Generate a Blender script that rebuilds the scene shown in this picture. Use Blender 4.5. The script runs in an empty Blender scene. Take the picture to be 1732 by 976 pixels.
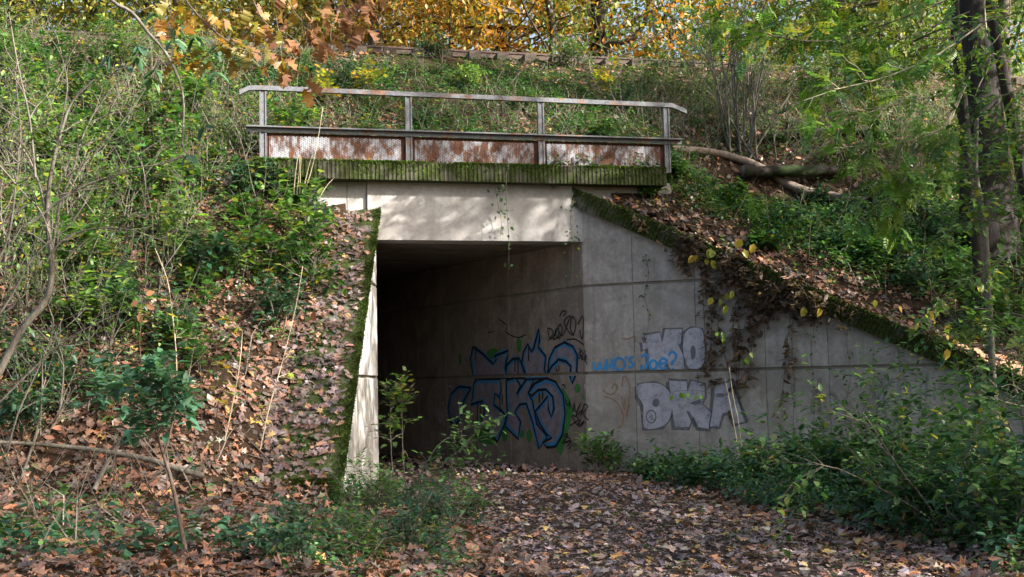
import bpy, math, random
import numpy as np
from mathutils import Vector, Matrix

rng = np.random.default_rng(11)
rnd = random.Random(5)
SC = bpy.context.scene
COL = SC.collection
A = np.array
rad = math.radians

# ------------------------------------------------------------------ camera
F, CX, CY = 2100.0, 866.0, 488.0                     # focal length and centre in photo pixels (1732 x 976)
EYE = A([0.0, 0.0, 1.5])
_p, _r = math.atan((650 - 488) / F), rad(1.2)
_u = A([0, -math.sin(_p), math.cos(_p)])
FW = A([0, math.cos(_p), math.sin(_p)])
RT = A([1.0, 0, 0]) * math.cos(_r) - _u * math.sin(_r)
UP = _u * math.cos(_r) + A([1.0, 0, 0]) * math.sin(_r)
cam_d = bpy.data.cameras.new('camera')
cam_d.sensor_width, cam_d.lens = 36.0, 36.0 * F / 1732.0
cam_d.clip_start, cam_d.clip_end = 0.1, 1500
cam = bpy.data.objects.new('camera', cam_d)
COL.objects.link(cam)
cam.matrix_world = Matrix(((RT[0], UP[0], -FW[0], EYE[0]), (RT[1], UP[1], -FW[1], EYE[1]),
                           (RT[2], UP[2], -FW[2], EYE[2]), (0, 0, 0, 1)))
SC.camera = cam

# ------------------------------------------------------------------ sky, sun, exposure
SUN_EL = rad(29)
SUN_H = A([0.93, -0.37]) / math.hypot(0.93, 0.37)      # towards the sun: from the right, slightly behind the camera
w = bpy.data.worlds.new('World'); SC.world = w; w.use_nodes = True
nt = w.node_tree
sky = nt.nodes.new('ShaderNodeTexSky'); sky.sky_type = 'NISHITA'; sky.sun_disc = False
sky.sun_elevation = SUN_EL
sky.sun_rotation = math.atan2(SUN_H[0], SUN_H[1])
sky.air_density, sky.dust_density, sky.ozone_density = 1.0, 6.0, 1.0
bg = nt.nodes['Background']
nt.links.new(sky.outputs[0], bg.inputs[0]); bg.inputs[1].default_value = 0.125
sd = bpy.data.lights.new('sun', 'SUN'); sd.energy = 5.0; sd.angle = rad(0.53); sd.color = (1.0, 0.95, 0.88)
sun = bpy.data.objects.new('sun', sd); COL.objects.link(sun)
_s = Vector((SUN_H[0] * math.cos(SUN_EL), SUN_H[1] * math.cos(SUN_EL), math.sin(SUN_EL)))
sun.rotation_euler = _s.to_track_quat('Z', 'Y').to_euler()
sun.location = (20, -8, 25)
vs = SC.view_settings
vs.view_transform = 'Standard'; vs.look = 'None'; vs.gamma = 1.0; vs.use_curve_mapping = False
vs.exposure = 1.68
SC.cycles.use_denoising = True
SC.cycles.max_bounces = 6
SC.cycles.diffuse_bounces = 2
SC.cycles.transparent_max_bounces = 6
SC.cycles.caustics_reflective = False
SC.cycles.caustics_refractive = False

# ------------------------------------------------------------------ helpers: layout
def ray(x, y): return FW + RT * (x - CX) / F - UP * (y - CY) / F
def at_y(x, y, Y):
    d = ray(x, y); return EYE + d * (Y / d[1])
def on_plane(x, y, P, n):
    d = ray(x, y); return EYE + d * (np.dot(P - EYE, n) / np.dot(d, n))
def project(p):
    v = p - EYE; z = v @ FW
    z = np.where(np.abs(z) < 1e-3, 1e-3, z)
    return CX + F * (v @ RT) / z, CY - F * (v @ UP) / z, z
def in_view(p, mx=260, my=220):
    x, y, z = project(p)
    return (z > 1) & (x > -mx) & (x < 1732 + mx) & (y > -my) & (y < 976 + my)
def sstep(a, b, x):
    t = np.clip((x - a) / (b - a), 0, 1); return t * t * (3 - 2 * t)
def wob(x, y, s=1.0, k=0.0):
    return (np.sin(x * 1.7 * s + 1.3 * y * s + k) + np.sin(y * 2.3 * s - x * 0.9 * s + 2 * k + 1) + np.sin(x * 3.9 * s + k * 3 + y * 0.7 * s) * .6 + np.sin(y * 4.7 * s + x * 1.9 * s + k) * .5) / 3.1

# the headwall frame: u along the headwall, d behind it
HA = rad(14.5)
hh = A([math.cos(HA), math.sin(HA), 0]); hn = A([-math.sin(HA), math.cos(HA), 0])
RC = A([1.228, 21.4, 0.0])                       # foot of the tunnel's right corner
LC = A([-2.244, 20.502, 0.0])                    # left corner
WA = rad(-24)
wd = A([math.cos(WA), math.sin(WA), 0]); wn = A([-math.sin(WA), math.cos(WA), 0])    # right wing: along it, and behind it
LN = A([-2.158, 15.0, 0.0])
ld = (LN - LC) / np.linalg.norm(LN - LC); ln = A([ld[1], -ld[0], 0])                  # left wing: towards us, and out of the wall (left)
ln = A([-1.0, 0, 0]) if abs(ln[0]) < .5 else ln * (-1 if ln[0] > 0 else 1)
TA = rad(122.5)
td = A([math.cos(TA), math.sin(TA), 0]); tn = A([math.sin(TA), -math.cos(TA), 0])     # tunnel axis, and out of its right wall
def hp(u, d, z): return RC + hh * u + hn * d + A([0, 0, z])

def path_x(y): return np.where(y > 9, 1.35 - 0.165 * (y - 9), 1.35)
def low(x, y):
    """level of the low ground: a flat path, slightly raised verges, a wooded hill far behind"""
    e = x - path_x(y)
    fade = 1 - sstep(16, 21, y)
    z = 0.02 * wob(x, y, 1.5) + (sstep(1.4, 3.6, -e) * .30 + sstep(2.1, 4.2, e) * .3) * fade
    z = z + sstep(1.5, 3, np.abs(e)) * .05 * wob(x, y, 2.2, 1.0) * fade
    z = z - .26 * np.exp(-((x + 2.65) / .8) ** 2 - ((y - 14.3) / .8) ** 2)
    z = z + sstep(45, 96, y) * (21 + 3 * np.sin(x * .05 + 1.0))
    return z
def bank(x, y):
    u = (x - RC[0]) * hh[0] + (y - RC[1]) * hh[1]
    d = (x - RC[0]) * hn[0] + (y - RC[1]) * hn[1]
    win = sstep(-8.5, -6.2, u) * (1 - sstep(1.6, 3.2, u))
    z = 4.72 + .77 * d - np.where(d > 0, .11 * d * win, 0)
    z = z + .36 * sstep(-.1, .4, d) * win + .12 * win * sstep(0, 1.5, d)
    z = z + .07 * wob(x, y, .8, 2.0) * sstep(0.3, 1.5, np.abs(d)) + .10 * wob(x, y, .35, 4.0) * sstep(2.0, 4.0, np.abs(u + 1.6))
    e_l = (x - LC[0]) * ln[0] + (y - LC[1]) * ln[1]; s_l = (x - LC[0]) * ld[0] + (y - LC[1]) * ld[1]
    z = z - .36 * (1 - sstep(.85, 1.7, e_l)) * sstep(-.3, .3, s_l) * (e_l > -2)
    # hollow with old logs on the right
    z = z - 1.05 * np.exp(-((u - 4.3) / 1.5) ** 2 - ((d - .9) / .8) ** 2)
    z = np.minimum(z, 8.42 + .02 * wob(x, y, 1.0))
    far = 8.42 - .6 * (d - 12.5)
    return np.minimum(z, far)
def in_cut(x, y, m=0.0):
    d = (x - RC[0]) * hn[0] + (y - RC[1]) * hn[1]
    e_l = (x - LC[0]) * ln[0] + (y - LC[1]) * ln[1]
    e_r = (x - RC[0]) * wn[0] + (y - RC[1]) * wn[1]
    s_l = (x - LC[0]) * ld[0] + (y - LC[1]) * ld[1]
    return (d < .12 + m) & (e_l < .35 + m) & (e_r < .25 + m) & ((s_l < 5.4) | (e_l < 0.1))
def surf(x, y):
    x = np.asarray(x, float); y = np.asarray(y, float)
    l = low(x, y)
    b = np.where(in_cut(x, y), -5, bank(x, y))
    k = .25
    t = np.clip(.5 + .5 * (b - l) / k, 0, 1)
    return l * (1 - t) + b * t + k * t * (1 - t) * (b > -4)
def surf_n(x, y, e=.06):
    gx = (surf(x + e, y) - surf(x - e, y)) / (2 * e); gy = (surf(x, y + e) - surf(x, y - e)) / (2 * e)
    gx = np.clip(gx, -1.2, 1.2); gy = np.clip(gy, -1.2, 1.2)
    n = np.stack([-gx, -gy, np.ones_like(gx)], -1)
    return n / np.linalg.norm(n, axis=-1, keepdims=True)
def spot(px, py, y0=6.0):
    """where the line of sight through a place in the photo meets the ground"""
    d = ray(px, py); ys = np.arange(y0, 60, .04); p = EYE + d[None] * (ys / d[1])[:, None]
    below = p[:, 2] < surf(p[:, 0], p[:, 1])
    i = int(np.argmax(below)) if below.any() else len(ys) - 1
    q = p[i].copy(); q[2] = float(surf(q[0], q[1])); return q

# ------------------------------------------------------------------ helpers: objects
def prop(o, label=None, cat=None, group=None, kind=None):
    for k, v in (('label', label), ('category', cat), ('group', group), ('kind', kind)):
        if v: o[k] = v
    return o
def thing(name, label, cat, loc=(0, 0, 0), group=None):
    o = bpy.data.objects.new(name, None); COL.objects.link(o)
    o.location = [float(c) for c in loc]; o.empty_display_size = .2
    return prop(o, label, cat, group)
def link(name, me, mat=None, parent=None, kind=None, local=False):
    if mat is not None and not len(me.materials): me.materials.append(mat)
    o = bpy.data.objects.new(name, me); COL.objects.link(o)
    if parent is not None:
        o.parent = parent
        if not local: o.location = -parent.matrix_basis.translation if parent.parent is None else (0, 0, 0)
    if kind: o['kind'] = kind
    return o
def np_mesh(name, verts, tris, cols=None):
    me = bpy.data.meshes.new(name)
    verts = np.asarray(verts, np.float32); tris = np.asarray(tris, np.int32)
    k = tris.shape[1]
    me.vertices.add(len(verts)); me.vertices.foreach_set('co', verts.ravel())
    me.loops.add(tris.size); me.loops.foreach_set('vertex_index', tris.ravel())
    me.polygons.add(len(tris)); me.polygons.foreach_set('loop_start', np.arange(0, tris.size, k, dtype=np.int32))
    if cols is not None:
        at = me.color_attributes.new('Col', 'FLOAT_COLOR', 'POINT')
        c = np.ones((len(verts), 4), np.float32); c[:, :3] = cols
        at.data.foreach_set('color', c.ravel())
    me.update(calc_edges=True)
    return me
def py_mesh(name, verts, faces):
    me = bpy.data.meshes.new(name); me.from_pydata([tuple(map(float, v)) for v in verts], [], faces); me.update(); return me
def smooth(me):
    me.polygons.foreach_set('use_smooth', np.ones(len(me.polygons), bool)); return me
class MB:
    """collects boxes, prisms and tubes into one mesh"""
    def __init__(s): s.v = []; s.f = []
    def add(s, v, f):
        o = len(s.v); s.v += [tuple(map(float, p)) for p in v]; s.f += [tuple(i + o for i in q) for q in f]; return s
    def box(s, o, ax, ay, az):
        o, ax, ay, az = map(A, (o, ax, ay, az))
        v = [o, o + ax, o + ax + ay, o + ay]; v += [p + az for p in v]
        return s.add(v, [(3, 2, 1, 0), (4, 5, 6, 7), (0, 1, 5, 4), (1, 2, 6, 5), (2, 3, 7, 6), (3, 0, 4, 7)])
    def prism(s, poly, off):
        n = len(poly); off = A(off)
        v = [A(p) for p in poly] + [A(p) + off for p in poly]
        f = [tuple(range(n))[::-1], tuple(range(n, 2 * n))] + [(i, (i + 1) % n, n + (i + 1) % n, n + i) for i in range(n)]
        return s.add(v, f)
    def tube(s, pts, radii, k=6, cap=True):
        v, f = tube_np(np.asarray(pts, float), np.asarray(radii, float), k)
        f = [tuple(q) for q in f]
        if cap:
            f.append(tuple(range(k))[::-1]); f.append(tuple(range(len(v) - k, len(v))))
        return s.add(v, f)
    def mesh(s, name, bevel=0):
        me = py_mesh(name, s.v, s.f)
        return me
def tube_np(P, r, k=5):
    m = len(P); T = np.gradient(P, axis=0); T /= np.linalg.norm(T, axis=1, keepdims=True) + 1e-9
    ref = A([0, 0, 1.0]) if abs(T[:, 2]).mean() < .8 else A([1.0, 0, 0])
    N = np.cross(T, ref); N /= np.linalg.norm(N, axis=1, keepdims=True) + 1e-9
    B = np.cross(T, N)
    a = np.arange(k) * 2 * math.pi / k
    v = (P[:, None] + (N[:, None] * np.cos(a)[None, :, None] + B[:, None] * np.sin(a)[None, :, None]) * r[:, None, None]).reshape(-1, 3)
    i = np.arange(m - 1)[:, None] * k; j = np.arange(k)[None]; j2 = (j + 1) % k
    f = np.stack([i + j, i + j2, i + k + j2, i + k + j], -1).reshape(-1, 4)
    return v, f
def tubes_mesh(name, paths, k=5, cols=None):
    V, Q, C, o = [], [], [], 0
    for idx, (P, r) in enumerate(paths):
        v, f = tube_np(np.asarray(P, float), np.asarray(r, float), k); V.append(v); Q.append(f + o); o += len(v)
        if cols is not None: C.append(np.repeat(A(cols[idx])[None], len(v), 0))
    return smooth(np_mesh(name, np.concatenate(V), np.concatenate(Q), np.concatenate(C) if cols is not None else None))
def clip_poly(poly, a, b, c):
    """keep a*x + b*y <= c"""
    out = []
    for i in range(len(poly)):
        p, q = poly[i], poly[(i + 1) % len(poly)]
        dp, dq = a * p[0] + b * p[1] - c, a * q[0] + b * q[1] - c
        if dp <= 0: out.append(p)
        if dp * dq < 0:
            t = dp / (dp - dq); out.append((p[0] + (q[0] - p[0]) * t, p[1] + (q[1] - p[1]) * t))
    return out

# ------------------------------------------------------------------ materials
class M:
    def __init__(s, name):
        s.m = bpy.data.materials.new(name); s.m.use_nodes = True; s.t = s.m.node_tree
        s.b = s.t.nodes['Principled BSDF']; s.out = s.t.nodes['Material Output']; s._co = None
    def n(s, t, **kw):
        x = s.t.nodes.new(t)
        for k, v in kw.items(): setattr(x, k, v)
        return x
    def l(s, a, b): s.t.links.new(a, b)
    def co(s, scale=(1, 1, 1)):
        if s._co is None: s._co = s.n('ShaderNodeTexCoord')
        mp = s.n('ShaderNodeMapping'); mp.inputs['Scale'].default_value = scale
        s.l(s._co.outputs['Object'], mp.inputs[0]); return mp.outputs[0]
    def noise(s, sc, det=5, rough=.6, stretch=(1, 1, 1), dist=0):
        x = s.n('ShaderNodeTexNoise'); x.inputs['Scale'].default_value = sc; x.inputs['Detail'].default_value = det
        x.inputs['Roughness'].default_value = rough; x.inputs['Distortion'].default_value = dist
        s.l(s.co(stretch), x.inputs['Vector']); return x.outputs['Fac']
    def ramp(s, fac, stops):
        x = s.n('ShaderNodeValToRGB'); e = x.color_ramp.elements
        while len(e) < len(stops): e.new(.5)
        for q, (p, c) in zip(e, stops):
            q.position = p; q.color = (c if hasattr(c, '__len__') else (c, c, c)) + ((1,) if not hasattr(c, '__len__') or len(c) == 3 else ())
        s.l(fac, x.inputs[0]); return x.outputs[0]
    def mix(s, fac, a, b, mode='MIX'):
        x = s.n('ShaderNodeMix', data_type='RGBA', blend_type=mode)
        for sock, v in ((x.inputs[0], fac), (x.inputs[6], a), (x.inputs[7], b)):
            if hasattr(v, 'node'): s.l(v, sock)
            elif hasattr(v, '__len__'): sock.default_value = tuple(v) + ((1,) if len(v) == 3 else ())
            else: sock.default_value = v
        return x.outputs[2]
    def math(s, op, a, b=0.0):
        x = s.n('ShaderNodeMath', operation=op)
        for sock, v in ((x.inputs[0], a), (x.inputs[1], b)):
            if hasattr(v, 'node'): s.l(v, sock)
            else: sock.default_value = v
        return x.outputs[0]
    def bump(s, h, st=.3, dist=.02):
        x = s.n('ShaderNodeBump'); x.inputs['Strength'].default_value = st; x.inputs['Distance'].default_value = dist
        s.l(h, x.inputs['Height']); s.l(x.outputs[0], s.b.inputs['Normal'])
    def color(s, c):
        if hasattr(c, 'node'): s.l(c, s.b.inputs['Base Color'])
        else: s.b.inputs['Base Color'].default_value = tuple(c) + (1,)
    def rough(s, r, spec=.3):
        if hasattr(r, 'node'): s.l(r, s.b.inputs['Roughness'])
        else: s.b.inputs['Roughness'].default_value = r
        s.b.inputs['Specular IOR Level'].default_value = spec
        return s
def concrete(name, base, dark, warm, moss=0.0, streak=.5, dscale=1.0):
    m = M(name)
    big = m.noise(.9 * dscale, 6, .65); fine = m.noise(14, 6, .7); pit = m.noise(60, 3, .6)
    st = m.noise(2.2, 5, .7, (3.2, 3.2, .22)); st2 = m.noise(5.5, 4, .7, (3, 3, .12))
    c = m.mix(m.ramp(big, [(.35, 0), (.66, 1)]), base, warm)
    c = m.mix(m.math('MULTIPLY', m.ramp(st, [(.43, 0), (.66, 1)]), streak), c, dark)
    c = m.mix(m.math('MULTIPLY', m.ramp(st2, [(.55, 0), (.7, 1)]), streak * .6), c, tuple(min(1, x * 1.35) for x in base))
    c = m.mix(.5, c, m.ramp(fine, [(.25, tuple(x * .42 for x in base)), (.75, tuple(x * 1.4 for x in base))]))
    c = m.mix(m.ramp(pit, [(.28, .75), (.36, 0)]), c, dark)
    blot = m.noise(1.7 * dscale, 8, .72, dist=.6); c = m.mix(m.math('MULTIPLY', m.ramp(blot, [(.43, 0), (.60, 1)]), .62), c, tuple(x * 1.25 for x in dark))
    brn = m.noise(1.3, 5, .7, (2.4, 2.4, .3)); c = m.mix(m.math('MULTIPLY', m.ramp(brn, [(.54, 0), (.70, 1)]), .40 * streak), c, (base[0] * .62, base[1] * .46, base[2] * .32))
    lich = m.noise(7, 6, .75); c = m.mix(m.ramp(lich, [(.6, 0), (.68, .35)]), c, tuple(x * .55 for x in dark))
    oi = m.n('ShaderNodeObjectInfo'); c = m.mix(m.math('MULTIPLY', oi.outputs['Random'], .28), c, tuple(x * .6 for x in base))
    if moss:
        mo = m.noise(2.6, 7, .75); mo2 = m.noise(30, 3, .6)
        mc = m.ramp(mo2, [(.3, (.010, .014, .004)), (.55, (.035, .048, .010)), (.8, (.09, .10, .022))])
        c = m.mix(m.ramp(mo, [(.62 - moss * .42, 0), (.74 - moss * .42, 1)]), c, mc)
    m.color(c); m.rough(.9, .2)
    m.bump(m.math('ADD', m.math('MULTIPLY', fine, .6), pit), .35, .012)
    return m.m
MAT = {}
MAT['wall'] = concrete('wing_concrete', (.40, .375, .345), (.13, .115, .10), (.31, .275, .235), 0, .75)
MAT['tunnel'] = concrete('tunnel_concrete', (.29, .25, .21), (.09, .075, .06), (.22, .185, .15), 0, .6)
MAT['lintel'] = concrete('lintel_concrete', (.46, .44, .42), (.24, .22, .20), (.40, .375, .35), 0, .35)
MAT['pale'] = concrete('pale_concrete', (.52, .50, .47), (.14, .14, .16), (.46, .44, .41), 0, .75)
MAT['ledge'] = concrete('mossy_ledge', (.11, .105, .075), (.016, .016, .01), (.055, .052, .03), .46, 1.0)
MAT['coping'] = concrete('mossy_coping', (.16, .155, .13), (.03, .03, .022), (.08, .08, .05), .62, .9)
MAT['core'] = concrete('joint_concrete', (.22, .20, .165), (.10, .09, .07), (.17, .15, .12), .05, .5)

def leaf_mat(name, trans=.35, rough=.5, spec=.35, bumpy=False, objvar=True):
    m = M(name)
    at = m.n('ShaderNodeAttribute', attribute_name='Col')
    c = at.outputs['Color']
    if bumpy:
        nz = m.noise(55, 4, .7); c = m.mix(.7, c, m.mix(m.ramp(nz, [(.25, 0), (.75, 1)]), m.mix(.55, c, (0, 0, 0)), m.mix(.25, c, (1, .9, .75))))
    m.color(c); m.rough(rough, spec)
    tr = m.n('ShaderNodeBsdfTranslucent'); m.l(m.mix(.85, c, m.mix(1.0, c, (1.5, 1.6, .75), 'MULTIPLY')), tr.inputs[0])
    mx = m.n('ShaderNodeMixShader'); mx.inputs[0].default_value = trans
    m.l(m.b.outputs[0], mx.inputs[1]); m.l(tr.outputs[0], mx.inputs[2]); m.l(mx.outputs[0], m.out.inputs[0])
    return m.m
MAT['litter'] = leaf_mat('fallen_leaf', .12, .38, .5, True)
MAT['leaf'] = leaf_mat('green_leaf', .36, .42, .45)
MAT['dry'] = leaf_mat('dry_leaf', .3, .7, .2, True)
MAT['mossblade'] = leaf_mat('moss_blade', .25, .8, .1)

def bark(name, a, b, sc=18, stretch=(1, 1, .25), st=.6, moss=0):
    m = M(name); f = m.noise(sc, 6, .7, stretch); g = m.noise(3, 3)
    c = m.mix(m.ramp(f, [(.3, 0), (.7, 1)]), a, b)
    c = m.mix(m.math('MULTIPLY', m.ramp(g, [(.4, 0), (.7, 1)]), .5), c, tuple(x * .6 for x in a))
    if moss: c = m.mix(m.ramp(m.noise(2.0, 6, .7), [(.55 - moss * .3, 0), (.66 - moss * .3, 1)]), c, (.02, .036, .008))
    m.color(c); m.rough(.85, .2); m.bump(f, st, .03); return m.m
MAT['bark'] = bark('oak_bark', (.012, .010, .009), (.052, .043, .036), 9, (1.6, 1.6, .16), 1.0)
MAT['bark2'] = bark('dark_bark', (.018, .015, .012), (.062, .05, .04), 14, (1, 1, .3), .6)
MAT['bark3'] = bark('woodland_bark', (.055, .047, .038), (.17, .145, .12), 14, (1, 1, .3), .6)
MAT['twig'] = bark('grey_twig', (.075, .066, .052), (.24, .215, .175), 26, (1, 1, .4), .3)
MAT['twigb'] = bark('brown_twig', (.07, .05, .038), (.2, .155, .12), 26, (1, 1, .4), .3)
MAT['straw'] = bark('straw', (.36, .30, .19), (.62, .54, .38), 22, (1, 1, .3), .2)
MAT['log'] = bark('log_bark', (.10, .075, .06), (.33, .26, .21), 8, (1, 1, 1), .7)
MAT['mosslog'] = bark('mossy_log_bark', (.012, .010, .008), (.05, .04, .032), 7, (1, 1, 1), 1.0, .35)
MAT['birch'] = bark('pale_bark', (.2, .19, .17), (.62, .6, .56), 6, (1, 1, 2.5), .3)

def soil(name, a, b, c3, sc=6):
    m = M(name); f = m.noise(sc, 8, .75); g = m.noise(sc * 9, 4, .7); k = m.noise(.7, 3)
    c = m.mix(m.ramp(f, [(.32, 0), (.68, 1)]), a, b); c = m.mix(m.math('MULTIPLY', m.ramp(g, [(.5, 0), (.68, 1)]), .7), c, c3)
    m.color(c); m.rough(.95, .1); m.bump(m.math('ADD', f, g), .8, .05); return m.m
MAT['soil'] = soil('leafy_soil', (.018, .012, .009), (.06, .04, .026), (.13, .075, .04))
MAT['pathsoil'] = soil('path_soil', (.02, .017, .017), (.06, .045, .04), (.13, .09, .07), 9)
MAT['hill'] = soil('far_leafy_ground', (.16, .09, .05), (.34, .21, .13), (.45, .30, .20), .9)
MAT['ballast'] = soil('ballast_stone', (.07, .06, .052), (.19, .165, .145), (.26, .23, .2), 16)

m = M('galvanised_steel')
f = m.noise(4, 6, .7); g = m.noise(22, 5, .7)
c = m.mix(m.ramp(g, [(.3, 0), (.7, 1)]), (.095, .10, .112), (.18, .187, .20))
c = m.mix(m.ramp(f, [(.54, 0), (.62, .9)]), c, m.ramp(g, [(.3, (.13, .055, .025)), (.7, (.30, .16, .09))]))
m.color(c); m.rough(.6, .4); m.b.inputs['Metallic'].default_value = .25; m.bump(g, .15, .004); MAT['steel'] = m.m
m = M('rusty_plate')
g = m.noise(9, 6, .7); m.color(m.ramp(g, [(.3, (.03, .013, .009)), (.55, (.085, .034, .02)), (.8, (.17, .07, .035))])); m.rough(.9, .2); m.bump(g, .3, .006); MAT['rust'] = m.m
m = M('rusting_white_mesh')
f = m.noise(1.7, 9, .74, (2.0, 2.0, .9)); f2 = m.noise(12, 6, .75, (1, 1, .55)); g = m.noise(40, 4)
paint = m.mix(m.ramp(g, [(.3, 0), (.7, 1)]), (.29, .30, .335), (.42, .43, .46))
rust = m.ramp(f2, [(.35, (.035, .015, .01)), (.55, (.12, .05, .024)), (.75, (.24, .11, .05))])
c = m.mix(m.ramp(m.math('ADD', m.math('MULTIPLY', f, .72), m.math('MULTIPLY', f2, .28)), [(.445, 0), (.53, 1)]), paint, rust)
c = m.mix(m.ramp(f2, [(.64, 0), (.70, 1)]), c, (.05, .02, .013))
m.color(c); m.rough(.7, .3); MAT['mesh'] = m.m
m = M('rail_steel')
g = m.noise(12, 5, .7); m.color(m.ramp(g, [(.3, (.03, .02, .016)), (.7, (.10, .06, .042))])); m.rough(.7, .4); MAT['rail'] = m.m
m = M('sleeper_wood')
g = m.noise(8, 5, .7); m.color(m.ramp(g, [(.3, (.03, .025, .02)), (.7, (.10, .08, .06))])); m.rough(.9); MAT['sleeper'] = m.m

def paint_mat(name, col, wear=.35, op=.92, var=.25, soft=0.06):
    m = M(name); f = m.noise(5, 6, .75); g = m.noise(28, 4, .7); s_ = m.noise(4, 4, .7, (3, 3, .2))
    c = m.mix(m.ramp(f, [(.3, 0), (.7, 1)]), tuple(x * (1 - var) for x in col), tuple(min(1, x * (1 + var)) for x in col))
    c = m.mix(m.math('MULTIPLY', m.ramp(s_, [(.5, 0), (.7, 1)]), .35), c, tuple(x * .55 for x in col))
    m.color(c); m.rough(.6, .3)
    a = m.math('MULTIPLY', m.ramp(m.math('ADD', m.math('MULTIPLY', f, .6), m.math('MULTIPLY', g, .4)), [(wear - soft, 0), (wear + soft, 1)]), op)
    m.l(a, m.b.inputs['Alpha']); return m.m
MAT['p_blue'] = paint_mat('blue_spray_paint', (.04, .20, .40), .28)
MAT['p_blue2'] = paint_mat('bright_blue_spray_paint', (.03, .24, .52), .3, .9)
MAT['p_fill'] = paint_mat('dark_grey_spray_paint', (.19, .175, .20), .25, .95, .35)
MAT['p_black'] = paint_mat('black_spray_paint', (.014, .014, .018), .3, .95)
MAT['p_green'] = paint_mat('green_spray_paint', (.045, .21, .045), .33, .85)
MAT['p_chrome'] = paint_mat('faded_silver_spray_paint', (.48, .48, .54), .37, .68, .2, .14)
MAT['p_shadow'] = paint_mat('faded_dark_spray_paint', (.11, .11, .125), .39, .66, .2, .14)
MAT['p_orange'] = paint_mat('faded_orange_spray_paint', (.34, .18, .09), .42, .6, .2, .1)
MAT['p_teal'] = paint_mat('faded_teal_spray_paint', (.10, .15, .16), .46, .42, .2, .14)
MAT['p_faint'] = paint_mat('very_faded_dark_spray_paint', (.13, .13, .14), .46, .38, .2, .14)
#@@PART2
# ================================================================== the setting
def grid_mesh(name, xs, ys, fz, keep=None):
    X, Y = np.meshgrid(xs, ys, indexing='ij'); Z = fz(X, Y)
    v = np.stack([X, Y, Z], -1).reshape(-1, 3); nx, ny = len(xs), len(ys)
    i, j = np.meshgrid(np.arange(nx - 1), np.arange(ny - 1), indexing='ij'); a = (i * ny + j).ravel()
    q = np.stack([a, a + ny, a + ny + 1, a + 1], -1)
    if keep is not None:
        c = v[q].mean(1); q = q[keep(c[:, 0], c[:, 1], c[:, 2])]
    return smooth(np_mesh(name, v, q))
xs = np.concatenate([[-600, -250, -120, -60, -30], np.arange(-16, 16.1, .32), [22, 30, 45, 60, 120, 250, 600]])
ys = np.concatenate([[-600, -200, -80, -30, -10, -3], np.arange(0, 26, .32), np.arange(26, 110, 4), [130, 250, 700]])
g = link('ground', grid_mesh('ground', xs, ys, lambda x, y: low(x, y) - .01), None); g['kind'] = 'structure'
g.data.materials.append(MAT['soil']); g.data.materials.append(MAT['hill'])
ctr = np.empty(len(g.data.polygons) * 3); g.data.polygons.foreach_get('center', ctr); ctr = ctr.reshape(-1, 3)
g.data.polygons.foreach_set('material_index', (ctr[:, 1] > 40).astype(np.int32))

us = np.arange(-26, 22.1, .16); ds = np.concatenate([np.arange(-8.6, 7, .16), np.arange(7, 30, 1.0)])
U, D = np.meshgrid(us, ds, indexing='ij')
X = RC[0] + hh[0] * U + hn[0] * D; Y = RC[1] + hh[1] * U + hn[1] * D
eL = (X - LC[0]) * ln[0] + (Y - LC[1]) * ln[1]
Z = surf(X, Y)
v = np.stack([X, Y, Z], -1).reshape(-1, 3); ny = len(ds)
i, j = np.meshgrid(np.arange(len(us) - 1), np.arange(ny - 1), indexing='ij'); a = (i * ny + j).ravel()
q = np.stack([a, a + ny, a + ny + 1, a + 1], -1); c = v[q].mean(1)
cut4 = in_cut(v[:, 0], v[:, 1])[q].any(1)
emb = link('embankment', smooth(np_mesh('embankment', v, q[(c[:, 2] > low(c[:, 0], c[:, 1]) - .02) & ~cut4])), MAT['soil'], kind='structure')

yy = np.arange(1.0, 30, .3); ww = np.linspace(-1.75, 1.75, 13)
W_, Y_ = np.meshgrid(ww, yy, indexing='ij')
tx = np.where(Y_ > 20, path_x(20.0) + td[0] / td[1] * (Y_ - 20), path_x(Y_))
X_ = tx + W_ * (1 + .08 * wob(Y_, W_ * 0, .8))
v = np.stack([X_, Y_, low(X_, Y_) + .012 - .03 * sstep(1.3, 1.75, np.abs(W_))], -1).reshape(-1, 3); n_ = len(yy)
i, j = np.meshgrid(np.arange(len(ww) - 1), np.arange(n_ - 1), indexing='ij'); a = (i * n_ + j).ravel()
path = link('path', smooth(np_mesh('path', v, np.stack([a, a + n_, a + n_ + 1, a + 1], -1))), MAT['pathsoil'], kind='structure')

# ================================================================== concrete
def inset(poly, e):
    n = len(poly); ar = sum(poly[i][0] * poly[(i + 1) % n][1] - poly[(i + 1) % n][0] * poly[i][1] for i in range(n))
    sg = 1 if ar > 0 else -1; out = []
    for i in range(n):
        p0, p1, p2 = A(poly[i - 1]), A(poly[i]), A(poly[(i + 1) % n])
        a1 = (p1 - p0) / (np.linalg.norm(p1 - p0) + 1e-9); a2 = (p2 - p1) / (np.linalg.norm(p2 - p1) + 1e-9)
        n1 = A([-a1[1], a1[0]]) * sg; n2 = A([-a2[1], a2[0]]) * sg
        k = n1 + n2; k = k / max(.35, 1 + n1 @ n2) * e; out.append(tuple(p1 + k))
    return out
def panel(name, poly, O, Dv, B, mat, parent, ch=.012, th=.12):
    P3 = lambda p, e: O + Dv * p[0] + B * e + A([0, 0, p[1]])
    pi = inset(poly, ch); n = len(poly)
    v = [P3(p, 0) for p in pi] + [P3(p, ch) for p in poly] + [P3(p, th) for p in poly]
    f = [tuple(range(n)), tuple(range(2 * n, 3 * n))[::-1]]
    for r_ in (0, n): f += [(r_ + i, r_ + n + i, r_ + n + (i + 1) % n, r_ + (i + 1) % n) for i in range(n)]
    return link(name, py_mesh(name, v, f), mat, parent)
LIFTS = [(-.4, 1.637), (1.683, 3.137), (3.183, 5.0)]
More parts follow.
